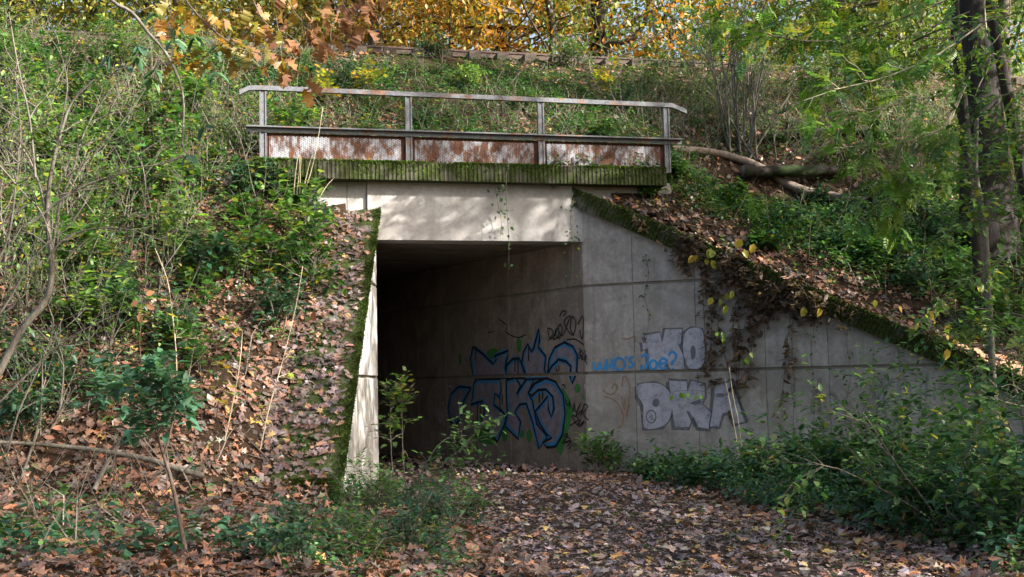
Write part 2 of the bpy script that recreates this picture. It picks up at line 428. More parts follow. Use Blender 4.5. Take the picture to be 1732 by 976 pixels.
def panels(parent, O, Dv, B, seams, top, mat):
    for z0, z1 in LIFTS:
        for s0, s1 in zip(seams[:-1], seams[1:]):
            p = [(s0 + .0025, z0), (s1 - .0025, z0), (s1 - .0025, z1), (s0 + .0025, z1)]
            p = clip_poly(p, top[0], 1, top[1])
            if len(p) > 2 and max(q[1] for q in p) - min(q[1] for q in p) > .05:
                panel('panel', p, O, Dv, B, mat, parent, .008)
def fluted(name, P0, ax, L, down, back, mat, parent, pitch=.072, dep=.022):
    ax, down, back = A(ax), A(down), A(back); bn = back / np.linalg.norm(back)
    t, e = [0.0], [0.0]; x = 0.0
    while x < L - pitch:
        jit = rnd.uniform(-.006, .006)
        for a_, b_ in ((.12, 0), (.3, 1), (.7, 1), (.88, 0)): t.append(x + pitch * a_ + jit); e.append(dep * b_ * rnd.uniform(.75, 1.1))
        x += pitch
    t.append(L); e.append(0.0); n = len(t); v = []
    for a_, b_ in zip(t, e): v.append(P0 + ax * a_ + bn * b_)
    for a_, b_ in zip(t, e): v.append(P0 + ax * a_ + bn * b_ + down)
    v += [P0 + ax * a_ + back for a_ in t]; v += [P0 + ax * a_ + back + down for a_ in t]
    f = []
    for i in range(n - 1): f += [(i, i + 1, n + i + 1, n + i), (2 * n + i, 2 * n + i + 1, i + 1, i), (n + i, n + i + 1, 3 * n + i + 1, 3 * n + i), (3 * n + i, 3 * n + i + 1, 2 * n + i + 1, 2 * n + i)]
    f += [(0, n, 3 * n, 2 * n), (n - 1, 2 * n - 1, 4 * n - 1, 3 * n - 1)]
    return link(name, py_mesh(name, v, f), mat, parent)

up3 = A([0, 0, 1.0])
under = thing('underpass', 'concrete railway underpass with dark tunnel and sunlit lintel below the mossy ledge', 'underpass', RC)
mb = MB().box(hp(-3.72, -.02, 3.94), hh * 3.80, hn * .5, up3 * .98); lintel = link('lintel', mb.mesh('lintel'), MAT['lintel'], under)
for u0, u1 in ((-6.2, -4.06), (-4.05, -3.728), (.088, 1.7)):
    link('headwall', MB().box(hp(u0, .03, 3.6 if u0 < 0 else 4.0), hh * (u1 - u0), hn * .5, up3 * (5.0 - (3.6 if u0 < 0 else 4.0))).mesh('headwall'), MAT['lintel'], under)
for i, (u0, u1) in enumerate(((-5.62, -.22), (-.205, 1.5))):
    fluted('edge_beam', hp(u0, -.27, 5.205), hh, u1 - u0, -up3 * .295, hn * .62, MAT['ledge'], under, .072, .013)
# tunnel: board-marked ceiling, side walls, far end left open
TL = 21.5
y0 = 0.0
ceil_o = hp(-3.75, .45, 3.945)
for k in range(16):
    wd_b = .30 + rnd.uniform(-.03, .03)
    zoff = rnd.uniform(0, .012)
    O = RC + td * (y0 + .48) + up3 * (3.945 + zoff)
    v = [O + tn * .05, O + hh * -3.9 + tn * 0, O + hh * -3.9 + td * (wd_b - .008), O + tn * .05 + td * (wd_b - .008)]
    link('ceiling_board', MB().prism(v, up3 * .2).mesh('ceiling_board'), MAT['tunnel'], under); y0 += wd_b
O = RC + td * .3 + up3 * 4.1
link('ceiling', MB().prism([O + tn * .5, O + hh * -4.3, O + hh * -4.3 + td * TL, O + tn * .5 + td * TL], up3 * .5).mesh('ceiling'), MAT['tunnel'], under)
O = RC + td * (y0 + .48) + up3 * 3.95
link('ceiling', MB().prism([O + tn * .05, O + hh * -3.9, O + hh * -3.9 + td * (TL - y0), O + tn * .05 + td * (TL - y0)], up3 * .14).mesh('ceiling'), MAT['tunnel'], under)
side_r = link('side_wall', MB().box(RC + tn * .024 - up3 * .4 + td * .02, td * TL, tn * .4, up3 * 4.6).mesh('side_wall'), MAT['core'], under)
def sub(o, par):
    o.parent = par; o.location = (0, 0, 0); return o
seams = [0, 1.18, 2.42, 3.6, 4.85, 6.05, 7.3, 9.5, 12, 15, 18, 21.4]
tmp = len(under.children)
before = set(bpy.data.objects)
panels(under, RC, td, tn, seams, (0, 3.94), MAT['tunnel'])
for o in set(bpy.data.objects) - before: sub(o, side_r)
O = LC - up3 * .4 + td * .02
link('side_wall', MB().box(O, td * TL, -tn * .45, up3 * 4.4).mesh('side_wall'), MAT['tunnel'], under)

# right wing wall
WTOP = (.488, 4.84)                               # top edge of the coping: z = 4.84 - .488 s
wingr = thing('wing_wall', 'grey concrete wing wall with silver graffiti sloping down beside the path', 'wall', RC + wd * 3)
sl = (wd - up3 * WTOP[0]) / math.hypot(1, WTOP[0]); slu = A([wd[0] * WTOP[0], wd[1] * WTOP[0], 1.0]) / math.hypot(1, WTOP[0])
core_p = clip_poly([(0.02, -.4), (9.3, -.4), (9.3, 4.6), (0.02, 4.6)], WTOP[0], 1, 4.5)
link('core', MB().prism([RC + wd * p[0] + wn * .024 + up3 * p[1] for p in core_p], wn * .4).mesh('core'), MAT['core'], wingr)
panels(wingr, RC, wd, wn, [0, .9, 1.98, 3.12, 4.12, 5.2, 6.3, 7.4, 9.2], (WTOP[0], 4.56), MAT['wall'])
cop_r = fluted('coping', RC - wn * .12 + wd * -.16 + up3 * (WTOP[1] + .078), sl, 10.4, -slu * .30, wn * .72, MAT['coping'], wingr)

# left wing wall
LTOP = (.738, 4.47)
wingl = thing('wing_wall', 'pale sunlit wing wall under leaf-strewn coping left of the tunnel mouth', 'wall', LC + ld * 3)
core_p = clip_poly([(0.02, -.4), (5.42, -.4), (5.42, 4.3), (0.02, 4.3)], LTOP[0], 1, LTOP[1] - .2)
link('core', MB().prism([LC + ld * p[0] + ln * .05 + up3 * p[1] for p in core_p], ln * .55).mesh('core'), MAT['core'], wingl)
panels(wingl, LC, ld, ln, [-.02, 2.6, 5.5], (LTOP[0], LTOP[1] - .12), MAT['pale'])
sll = (ld - up3 * LTOP[0]) / math.hypot(1, LTOP[0])
cp = [(-.12, 4.47 + .0886), (5.5, .411), (5.5, .06), (5.38, .06), (5.38, .36), (-.12, 4.40)]
cop_l = link('coping', MB().prism([LC + ld * p[0] - ln * .07 + up3 * p[1] for p in cp], ln * .86).mesh('coping'), MAT['coping'], wingl)
fp = [(5.2, -.3), (5.5, -.3), (5.75, -.3), (5.64, -.1), (5.48, .05), (5.2, .2)]
link('footing', MB().prism([LC + ld * p[0] + ln * -.02 + up3 * p[1] for p in fp], ln * .13).mesh('footing'), MAT['pale'], wingl)

# ================================================================== railing
rail = thing('railing', 'rusty steel railing with mesh panels on the mossy ledge', 'railing', hp(-2, -.2, 5.2))
PU = [-5.43, -3.04, -.745, 1.556]
for u in PU:
    mb = MB().box(hp(u - .055, -.21, 5.15), hh * .022, hn * .07, up3 * 1.19).box(hp(u - .033, -.195, 5.15), hh * .066, hn * .012, up3 * 1.19).box(hp(u + .033, -.21, 5.15), hh * .022, hn * .07, up3 * 1.19)
    link('post', mb.mesh('post'), MAT['steel'], rail)
def bar(pts, wv, hv):
    v = []
    for p in pts: v += [p, p + wv, p + wv + hv, p + hv]
    f = [(0, 1, 2, 3)[::-1], tuple(len(v) - 4 + i for i in range(4))]
    for i in range(len(pts) - 1):
        for k in range(4): f.append((4 * i + k, 4 * i + (k + 1) % 4, 4 * i + 4 + (k + 1) % 4, 4 * i + 4 + k))
    mb = MB(); mb.add(v, f); return mb
link('top_rail', bar([hp(-5.80, -.23, 6.25), hp(-5.66, -.23, 6.33), hp(-5.5, -.23, 6.345), hp(1.66, -.23, 6.312), hp(1.93, -.23, 6.215)], hn * .08, up3 * .075).mesh('top_rail'), MAT['steel'], rail)
mb = MB().box(hp(-5.70, -.30, 5.725), hh * 7.52, hn * .14, up3 * .022).box(hp(-5.70, -.225, 5.655), hh * 7.52, hn * .008, up3 * .07)
link('mid_rail', mb.mesh('mid_rail'), MAT['steel'], rail)
for u0, u1 in zip(PU[:-1], PU[1:]):
    a0, a1 = u0 + .075, u1 - .075
    pl = link('infill_panel', MB().box(hp(a0 - .02, -.165, 5.20), hh * (a1 - a0 + .04), hn * .006, up3 * .455).mesh('infill_panel'), MAT['rust'], rail)
    mb = MB(); z0, z1 = 5.205, 5.605; x0, x1 = a0 + .025, a1 - .06; k = .028 / .066
    for sg in (1, -1):
        c0 = z0 - k * x1 if sg > 0 else z0 + k * x0
        c = c0 - .2
        top_c = (z1 - k * x0) if sg > 0 else (z1 + k * x1)
        while c < top_c:
            e0, e1 = [], []
            xa, xb = sorted(((z0 - c) / (sg * k), (z1 - c) / (sg * k))); xa, xb = max(xa, x0), min(xb, x1)
            if xb - xa > .02:
                off = -.175 - (.003 if sg > 0 else 0); hw = .0082
                za, zb = c + sg * k * xa, c + sg * k * xb
                mb.prism([hp(xa, off, za - hw), hp(xb, off, zb - hw), hp(xb, off, zb + hw), hp(xa, off, za + hw)], hn * .0025)
            c += .028
    o = link('wire_mesh', mb.mesh('wire_mesh'), MAT['mesh'], rail); sub(o, pl)

# ================================================================== railway track
track = thing('railway_track', 'rusty railway rails on sleepers along the embankment top', 'railway track', hp(0, 6.5, 8.4))
prof = [(-.07, 0), (.07, 0), (.07, .02), (.012, .035), (.012, .115), (.035, .125), (.035, .165), (-.035, .165), (-.035, .125), (-.012, .115), (-.012, .035), (-.07, .02)]
for d in (5.85, 7.30):
    link('rail', MB().prism([hp(-30, d + p[0], 8.70 + p[1]) for p in prof], hh * 62).mesh('rail'), MAT['rail'], track)
sm = MB().box((-.13, -1.25, 0), (.26, 0, 0), (0, 2.5, 0), (0, 0, .16)).mesh('sleeper'); sm.materials.append(MAT['sleeper'])
for k in range(46):
    o = link('sleeper', sm, None, track, local=True); p = hp(-13 + k * .62, 6.575, 8.54) - A(track.location); o.location = tuple(p); o.rotation_euler = (0, 0, HA)
bp = [(5.2, 8.2), (5.5, 8.53), (8.0, 8.53), (8.6, 8.2)]
link('ballast_bed', MB().prism([hp(-30, a_, b_) for a_, b_ in bp], hh * 62).mesh('ballast_bed'), MAT['ballast'], track)

# ================================================================== graffiti (flat paint on the walls)
from mathutils.geometry import tessellate_polygon
def catmull(pts, closed=False, k=5):
    P = [A(p, ) if False else np.asarray(p, float) for p in pts]; n = len(P); out = []
    rngi = range(n if closed else n - 1)
    for i in rngi:
        p0 = P[(i - 1) % n] if closed or i > 0 else P[i]; p1 = P[i]; p2 = P[(i + 1) % n]; p3 = P[(i + 2) % n] if closed or i + 2 < n else P[(i + 1) % n]
        for j in range(k):
            t = j / k; out.append(.5 * ((2 * p1) + (p2 - p0) * t + (2 * p0 - 5 * p1 + 4 * p2 - p3) * t * t + (3 * p1 - p0 - 3 * p2 + p3) * t ** 3))
    if not closed: out.append(P[-1])
    return out
class Paint:
    """paint on a wall: shapes are given in photo pixels and laid on the wall's own plane in metres"""
    def __init__(s, O, D, back, zx, zy, sc):
        s.O, s.D, s.back, s.zx, s.zy, s.sc = O, D, back, zx, zy, sc; s.tris = []
    def m(s, p):
        q = on_plane(s.zx + p[0] / s.sc, s.zy + p[1] / s.sc, s.O, s.back); return A([(q - s.O) @ s.D, q[2]])
    def fill(s, pts, off, curve=False):
        if curve: pts = catmull(pts, True, 4)
        P = [s.m(p) for p in pts]
        for t in tessellate_polygon([[Vector((p[0], p[1], 0)) for p in P]]): s.tris.append(([tuple(P[i]) for i in t], off))
        return s
    def ell(s, cx, cy, rx, ry, off): return s.fill([(cx + rx * math.cos(a) * rnd.uniform(.92, 1.05), cy + ry * math.sin(a) * rnd.uniform(.92, 1.05)) for a in np.linspace(0, 2 * math.pi, 18)[:-1]], off)
    def line(s, pts, w, off, curve=True, closed=False):
        if curve: pts = catmull(pts, closed, 5)
        P = [s.m(p) for p in pts]
        if closed: P.append(P[0])
        P = [p for i, p in enumerate(P) if i == 0 or np.linalg.norm(p - P[i - 1]) > 1e-4]
        n = len(P); L, R_ = [], []
        for i in range(n):
            t = P[min(i + 1, n - 1)] - P[max(i - 1, 0)]; t = t / (np.linalg.norm(t) + 1e-9); nn = A([-t[1], t[0]])
            ww_ = w * .5 * rnd.uniform(.88, 1.1); L.append(P[i] + nn * ww_); R_.append(P[i] - nn * ww_)
        for i in range(n - 1):
            o = off + .00004 * i
            s.tris.append(([tuple(L[i]), tuple(R_[i]), tuple(R_[i + 1])], o)); s.tris.append(([tuple(L[i]), tuple(R_[i + 1]), tuple(L[i + 1])], o))
        return s
    def build(s, name, mat, parent, label=None):
        mb = MB()
        for t, off in s.tris:
            for half in ((0, 1, 1.628), (0, -1, -1.692)):
                p = clip_poly(list(t), *half)
                if len(p) > 2: mb.add([s.O + s.D * q[0] + up3 * q[1] - s.back * off for q in p], [tuple(range(len(p)))])
        o = link(name, mb.mesh(name), mat, parent); s.tris = []
        if label: o['label'] = label
        return o
# tunnel wall piece
g1 = Paint(RC, td, tn, 740, 500, 3.252)
SH = [[(203, 285), (250, 320), (308, 375), (325, 352), (312, 335), (388, 305), (378, 355), (372, 395), (380, 447), (205, 450), (188, 345)],
      [(383, 388), (415, 352), (450, 347), (465, 380), (470, 395), (484, 430), (480, 450), (383, 450)],
      [(468, 370), (478, 310), (500, 270), (520, 310), (530, 295), (558, 190), (562, 250), (555, 285), (595, 335), (588, 400), (605, 450), (482, 455), (487, 420)],
      [(612, 430), (620, 350), (650, 290), (700, 262), (745, 285), (768, 330), (765, 420), (740, 478), (730, 440), (735, 390), (710, 362), (670, 352), (632, 390)],
      [(225, 465), (345, 465), (350, 530), (340, 560), (318, 540), (310, 600), (350, 630), (375, 660), (372, 690), (330, 795), (250, 700), (262, 630), (252, 580), (190, 600), (200, 560), (205, 490)],
      [(385, 472), (435, 458), (460, 500), (440, 545), (490, 468), (530, 470), (500, 540), (522, 580), (545, 700), (600, 770), (556, 832), (525, 700), (490, 595), (455, 600), (430, 640), (460, 690), (447, 780), (380, 715), (390, 640), (385, 540)],
      [(505, 540), (540, 490), (600, 462), (650, 482), (690, 550), (700, 650), (685, 760), (650, 820), (605, 826), (582, 800), (630, 775), (600, 752), (562, 690), (545, 635), (610, 557), (612, 625), (628, 665), (642, 620), (635, 560), (600, 522), (560, 524), (525, 555)],
      [(185, 512), (120, 505), (80, 540), (62, 620), (75, 690), (100, 708), (125, 680), (145, 580)]]
for e in ((305, 320, 35, 30), (450, 270, 15, 40), (125, 350, 8, 35), (770, 510, 15, 27), (800, 560, 6, 13), (505, 770, 16, 35), (370, 760, 18, 45), (465, 760, 15, 22)): 
    g1.ell(*e, .0025); sub(g1.build('graffiti_patch', MAT['p_green'], under), side_r)
g1.fill([(235, 660), (300, 740), (330, 790), (310, 820), (220, 800), (205, 770), (240, 740)], .0022, True)
sub(g1.build('graffiti_patch', MAT['p_green'], under), side_r)
g1.fill([(680, 505), (722, 560), (745, 640), (730, 700), (705, 800), (680, 875), (652, 830), (690, 740), (700, 650)], .0022, True)
sub(g1.build('graffiti_patch', MAT['p_green'], under, 'green paint blobs behind the graffiti lettering'), side_r)
for i, P in enumerate(SH): g1.fill(P, .0040 + .0002 * i)
sub(g1.build('graffiti_fill', MAT['p_fill'], under, 'dark grey fill of the blue-edged graffiti letters'), side_r)
for i, P in enumerate(SH): g1.line(P + [P[0]], .11, .0062 + .0002 * i, False)
sub(g1.build('graffiti_outline', MAT['p_blue'], under, 'blue outline of the graffiti letters'), side_r)
for i, P in enumerate(SH):
    c = np.mean(P, 0); g1.line([tuple(A(p) + (A(p) - c) * .05) for p in P + [P[0]]], .05, .0095 + .0002 * i, False)
for x, y0_, y1_ in ((222, 580, 690), (240, 580, 660), (345, 540, 640), (358, 540, 600), (428, 345, 420), (445, 345, 440), (503, 270, 360), (212, 290, 350), (562, 525, 590), (580, 525, 570)): g1.line([(x, y0_), (x + 1, (y0_ + y1_) / 2), (x, y1_)], .035, .0115)
for L_ in ([(612, 250), (640, 200), (610, 180), (625, 240), (660, 190), (640, 240), (670, 220), (665, 180), (650, 200), (670, 235), (690, 190), (680, 160), (665, 180), (690, 220), (720, 150), (735, 110), (700, 140), (720, 190), (750, 215), (765, 150), (745, 115), (735, 180), (755, 220)],
           [(775, 160), (800, 110), (805, 160), (798, 240), (785, 190)], [(675, 115), (690, 85), (710, 90), (695, 115)], [(710, 245), (760, 240), (808, 270)], [(340, 130), (385, 165), (380, 200), (440, 230), (490, 215)], [(280, 205), (312, 198)],
           [(778, 290), (790, 300), (780, 320), (792, 335), (778, 345)], [(800, 300), (790, 320), (805, 345), (796, 350), (805, 310)], [(815, 300), (815, 360), (822, 330), (812, 345), (825, 375)],
           [(708, 570), (715, 600), (735, 595)], [(728, 570), (730, 625)], [(740, 600), (750, 640), (755, 590), (765, 640), (790, 590), (765, 660), (800, 630), (790, 665), (810, 600), (830, 610), (805, 650), (835, 685)],
           [(730, 715), (780, 680), (745, 660), (770, 710), (790, 680), (775, 720), (810, 690), (790, 720)], [(690, 815), (720, 760), (700, 770), (735, 790), (700, 810), (740, 800), (715, 830)], [(725, 845), (750, 815), (778, 828)],
           [(655, 390), (660, 415), (672, 405), (668, 385)], [(685, 495), (700, 490), (705, 510)]): g1.line(L_, .022, .0130 + .0003 * (hash(str(L_)) % 5))
sub(g1.build('graffiti_tag', MAT['p_black'], under, 'black outlines, drips and scrawled tags'), side_r)
for L_ in ([(0, 620), (15, 700), (25, 640), (35, 720)], [(10, 600), (30, 590), (40, 640)], [(60, 500), (80, 500), (80, 530), (62, 532)], [(810, 485), (812, 515)]): g1.line(L_, .03, .003)
sub(g1.build('graffiti_scribble', MAT['p_chrome'], under), side_r)
# wing wall pieces
g2 = Paint(RC, wd, wn, 960, 500, 3.753)
KO = [(490, 255), (585, 235), (602, 300), (620, 215), (725, 212), (720, 300), (702, 312), (735, 380), (742, 470), (655, 472), (632, 425), (600, 474), (522, 476), (512, 330), (480, 345), (475, 300), (505, 300)]
OO = [(735, 300), (748, 235), (792, 205), (850, 215), (872, 300), (866, 420), (832, 462), (772, 458), (740, 385)]
DD = [(445, 570), (560, 555), (630, 590), (662, 660), (655, 760), (610, 825), (490, 840), (482, 700), (450, 640)]
KK = [(645, 540), (755, 545), (762, 610), (788, 540), (870, 562), (872, 640), (852, 690), (910, 740), (895, 845), (832, 835), (800, 765), (770, 835), (682, 835), (662, 700)]
AA = [(935, 575), (1035, 545), (1132, 800), (1062, 812), (1035, 740), (985, 745), (960, 830), (905, 830), (925, 700)]
for i, P in enumerate((KO, OO, DD, KK, AA)):
    g2.line([(p[0] - 5, p[1] + 5) for p in P + [P[0]]], .10, .0020 + .0001 * i, False)
g2.build('graffiti_shadow', MAT['p_shadow'], wingr, 'faded dark edges around the silver letters')
for i, P in enumerate((KO, OO, DD, KK, AA)): g2.fill(P, .0060 + .0002 * i, i in (1, 2))
g2.build('graffiti_fill', MAT['p_chrome'], wingr, 'faded silver block letters')
g2.ell(797, 360, 17, 45, .0085); g2.ell(562, 680, 24, 28, .0085); g2.ell(970, 632, 28, 14, .0085)
g2.fill([(775, 680), (850, 655), (845, 690), (800, 695)], .0085); g2.fill([(752, 730), (775, 735), (825, 830), (800, 830)], .0085); g2.fill([(1040, 548), (1062, 560), (1150, 800), (1125, 800)], .0085)
g2.line([(532 + 30 * math.cos(a), 768 + 40 * math.sin(a)) for a in np.linspace(0, 6.28, 14)[:-1]], .022, .0088, True, True)
g2.line([(520, 775), (538, 755), (536, 792)], .020, .0092, False); g2.ell(550, 788, 4, 4, .0092)
g2.build('graffiti_outline', MAT['p_shadow'], wingr)
for i, (L_, cl) in enumerate((([(165, 420), (170, 462), (196, 462), (206, 425), (212, 462), (238, 455), (246, 412)], 0), ([(250, 402), (252, 485)], 0), ([(280, 398), (286, 482)], 0), ([(250, 450), (285, 442)], 0),
        ([(330, 394), (362, 420), (355, 462), (322, 470), (300, 440), (308, 405)], 1), ([(374, 382), (372, 404)], 0), ([(420, 388), (396, 396), (400, 420), (420, 436), (406, 456), (386, 452)], 0),
        ([(466, 388), (500, 374), (512, 410), (500, 455), (476, 460), (468, 440)], 0), ([(545, 410), (568, 430), (560, 462), (532, 462), (524, 432)], 1), ([(588, 432), (630, 425), (622, 402), (598, 402), (584, 435), (602, 464), (634, 454)], 0),
        ([(642, 380), (664, 356), (690, 376), (684, 406), (666, 422), (668, 442)], 0), ([(670, 458), (672, 470)], 0))):
    g2.line(L_, .042, .0100 + .0003 * i, True, bool(cl))
g2.build('graffiti_lettering', MAT['p_blue2'], wingr, "blue spray words reading WHO'S Joe?")
for L_ in ([(345, 580), (355, 515), (380, 530), (395, 590), (385, 700), (370, 770), (395, 690)], [(345, 640), (350, 690), (365, 720), (360, 650)], [(235, 640), (290, 660), (330, 700), (355, 770), (340, 830), (320, 835)], [(225, 600), (275, 630), (315, 590), (300, 560), (280, 590)], [(345, 270), (385, 275), (428, 260), (425, 300)]): g2.line(L_, .028, .003 + .0006 * (len(L_) % 4))
g2.build('graffiti_scribble', MAT['p_orange'], wingr, 'faded orange scribble')
g3 = Paint(RC, wd, wn, 940, 300, 2.121)
for i, L_ in enumerate(([(922, 850), (925, 790), (940, 770), (945, 850)], [(945, 720), (948, 840)], [(980, 775), (965, 810), (985, 845), (1010, 820), (1000, 780), (980, 775)], [(850, 740), (855, 800)])): g3.line(L_, .07, .003 + .0004 * i)
g3.build('graffiti_scribble', MAT['p_faint'], wingr)
for i, L_ in enumerate(([(1120, 730), (1150, 790), (1180, 850)], [(1145, 870), (1160, 790), (1165, 720)], [(1165, 780), (1210, 720)], [(1170, 730), (1185, 870)], [(1228, 720), (1230, 830)], [(1255, 720), (1258, 850)], [(1270, 740), (1272, 850)], [(1310, 740), (1306, 830)], [(1332, 700), (1326, 840)], [(1360, 740), (1358, 800)])): g3.line(L_, .045, .003 + .0004 * i)
g3.build('graffiti_scribble', MAT['p_teal'], wingr, 'faded dark teal strokes')
#@@PART3
# ================================================================== leaves
def T_ovate(curl=.1, wid=.24):
    v = [(0, 0, 0), (.5, 0, -.03 - curl * .3), (1, 0, -.05 - curl), (.28, wid, .05), (.68, wid * .85, .03 - curl * .5), (.28, -wid, .05), (.68, -wid * .85, .03 - curl * .5)]
    return A(v), A([(0, 1, 3), (1, 4, 3), (1, 2, 4), (0, 5, 1), (1, 5, 6), (1, 6, 2)])
def T_lite(curl=.1, wid=.26):
    return A([(0, 0, 0), (.45, wid, .05), (1, 0, -curl), (.45, -wid, .05)], float), A([(0, 2, 1), (0, 3, 2)])
def T_oak(curl=.15, cup=.2, seed=0, hi=False):
    r_ = random.Random(seed)
    x = [0, .07, .2, .29, .40, .49, .62, .71, .84, .91, 1] if hi else [0, .10, .26, .38, .56, .68, 1]
    w_ = [.015, .03, .19, .09, .30, .12, .36, .15, .25, .1, .0] if hi else [.02, .05, .26, .10, .36, .15, .0]
    v, f = [], []
    for i, (a_, b_) in enumerate(zip(x, w_)):
        for sg in (1, -1):
            b2 = b_ * r_.uniform(.85, 1.15); v.append((a_ + r_.uniform(-.02, .02) + (.07 if b_ > .2 else 0), sg * b2, -curl * (a_ - .4) ** 2 * 2 + cup * b2 * b2 * 3 + r_.uniform(-.02, .02)))
    for i in range(len(x) - 1): a_ = 2 * i; f += [(a_, a_ + 2, a_ + 1), (a_ + 1, a_ + 2, a_ + 3)]
    return A(v), A(f)
def T_maple(curl=.2, seed=0, hi=True):
    r_ = random.Random(seed)
    an = [180, 140, 112, 95, 62, 38, 22, 0, -22, -38, -62, -95, -112, -140] if hi else [180, 125, 90, 55, 28, 0, -28, -55, -90, -125]
    ra = [.12, .34, .22, .42, .26, .56, .30, .62, .30, .56, .26, .42, .22, .34] if hi else [.12, .36, .2, .55, .28, .62, .28, .55, .2, .36]
    v = [(.4, 0, 0)]
    for a_, q in zip(an, ra):
        q *= r_.uniform(.9, 1.1); x_, y_ = .4 + q * math.cos(rad(a_)), q * math.sin(rad(a_)); v.append((x_, y_, curl * (q * q) * r_.uniform(-.6, 1.6)))
    n = len(an); return A(v), A([(0, 1 + (i + 1) % n, 1 + i) for i in range(n)])
OVATE = [T_ovate(c, w_) for c, w_ in ((.05, .26), (.15, .22), (.25, .28), (-.05, .24))]
LITE = [T_lite(c, w_) for c, w_ in ((.05, .28), (.2, .22))]
LITTER = [T_oak(.3, .4, 1), T_oak(-.2, .3, 2), T_maple(.5, 3, False), T_maple(-.4, 4, False), T_maple(.9, 5, False), T_ovate(.3, .25), T_ovate(-.2, .3)]
LITTER_HI = [T_oak(.3, .5, 11, True), T_oak(-.3, .4, 12, True), T_oak(.5, .1, 17, True), T_maple(.5, 13), T_maple(-.5, 14), T_maple(1.0, 15), T_ovate(.3, .25)]
MAPLE = [T_maple(.3, 21), T_maple(-.3, 22), T_maple(.15, 23)]
OAKL = [T_oak(.4, .3, 31, True), T_oak(-.1, .3, 32, True), T_oak(.6, .5, 33, True)]
def T_pinnate(n=4):
    v, f = [], []
    def leaflet(x, ang, L):
        o = len(v); c, s_ = math.cos(ang), math.sin(ang)
        for p in ((0, 0, 0), (.45, .3, .03), (1, 0, -.1), (.45, -.3, .03)):
            v.append((x + (p[0] * c - p[1] * s_) * L, (p[0] * s_ + p[1] * c) * L, p[2] * L - .12 * x * x))
        f.extend([(o, o + 2, o + 1), (o, o + 3, o + 2)])
    for i in range(n):
        x = .22 + .6 * i / (n - 1); L = .34 * (1 - .25 * abs(i - 1.5) / 1.5)
        leaflet(x, rad(58), L); leaflet(x, -rad(58), L)
    leaflet(.86, 0, .3)
    o = len(v); v.extend([(0, .008, 0), (0, -.008, 0), (.88, 0, -.1)]); f.append((o, o + 1, o + 2))
    return A(v), A(f)
PINN = [T_pinnate(4), T_pinnate(5)]
def frames(axis, hint):
    a = axis / (np.linalg.norm(axis, axis=1, keepdims=True) + 1e-9)
    y = np.cross(hint, a); y /= np.linalg.norm(y, axis=1, keepdims=True) + 1e-9
    z = np.cross(a, y); return np.stack([a, y, z], -1)                      # columns
def unit(n):
    v = rng.normal(size=(n, 3)); return v / np.linalg.norm(v, axis=1, keepdims=True)
def pick(pal, n):
    """pal: list of (weight, (r,g,b)); returns n varied colours"""
    w_ = A([p[0] for p in pal], float); c = A([p[1] for p in pal], float)
    i = rng.choice(len(pal), n, p=w_ / w_.sum()); k = rng.uniform(.7, 1.3, (n, 1)); h_ = rng.uniform(.9, 1.1, (n, 3))
    return np.clip(c[i] * k * h_, .004, .9)
def scatter(name, tmpl, pos, fr, size, col, mat, parent=None, kind='stuff'):
    V, Fc, C, o = [], [], [], 0
    ti = rng.integers(0, len(tmpl), len(pos))
    for t, (tv, tf) in enumerate(tmpl):
        s_ = ti == t; n = int(s_.sum())
        if not n: continue
        v = np.einsum('nij,kj->nki', fr[s_], tv) * size[s_][:, None, None] + pos[s_][:, None]
        k = len(tv); V.append(v.reshape(-1, 3)); Fc.append((tf[None] + (np.arange(n) * k)[:, None, None]).reshape(-1, 3) + o); o += n * k
        C.append(np.repeat(col[s_], k, 0))
    me = np_mesh(name, np.concatenate(V), np.concatenate(Fc), np.concatenate(C))
    return link(name, me, mat, parent, kind)
def laid(n_vec, tilt, n):
    """leaf frames lying on a surface with normals n_vec, tilted at random"""
    z = n_vec + unit(n) * tilt; z /= np.linalg.norm(z, axis=1, keepdims=True)
    a = np.cross(z, unit(n)); return frames(a, z)

PAL_PATH = [(10, (0.186, 0.092, 0.086)), (12, (0.255, 0.167, 0.194)), (6, (0.304, 0.123, 0.065)), (5, (0.098, 0.053, 0.054)), (5, (0.421, 0.264, 0.232)), (4, (0.412, 0.123, 0.030)), (3, (0.470, 0.387, 0.396)), (2.5, (0.510, 0.264, 0.034)), (1, (0.176, 0.185, 0.077)), (5, (0.027, 0.018, 0.021))]
PAL_SLOPE = [(8, (0.170, 0.049, 0.018)), (8, (0.238, 0.076, 0.024)), (5, (0.128, 0.059, 0.051)), (6, (0.064, 0.024, 0.015)), (2.5, (0.323, 0.144, 0.066)), (4, (0.340, 0.086, 0.012)), (1.6, (0.408, 0.202, 0.023)), (.8, (0.111, 0.122, 0.020)), (6, (0.025, 0.012, 0.008))]
PAL_MAUVE = [(7, (0.145, 0.082, 0.092)), (8, (0.153, 0.055, 0.035)), (3, (0.221, 0.148, 0.160)), (4, (0.255, 0.086, 0.027)), (5, (0.055, 0.028, 0.025)), (1, (0.357, 0.195, 0.047))]
PAL_GREEN = [(6, (.040, .115, .022)), (5, (.065, .145, .035)), (3, (.105, .195, .05)), (3, (.025, .078, .026)), (.5, (.32, .28, .02))]
PAL_COOL = [(6, (.022, .072, .034)), (5, (.036, .10, .050)), (3, (.06, .14, .07)), (1, (.11, .2, .08)), (.4, (.22, .15, .04))]
PAL_FRESH = [(5, (.11, .21, .05)), (4, (.155, .26, .07)), (3, (.07, .155, .038)), (1, (.32, .35, .05))]

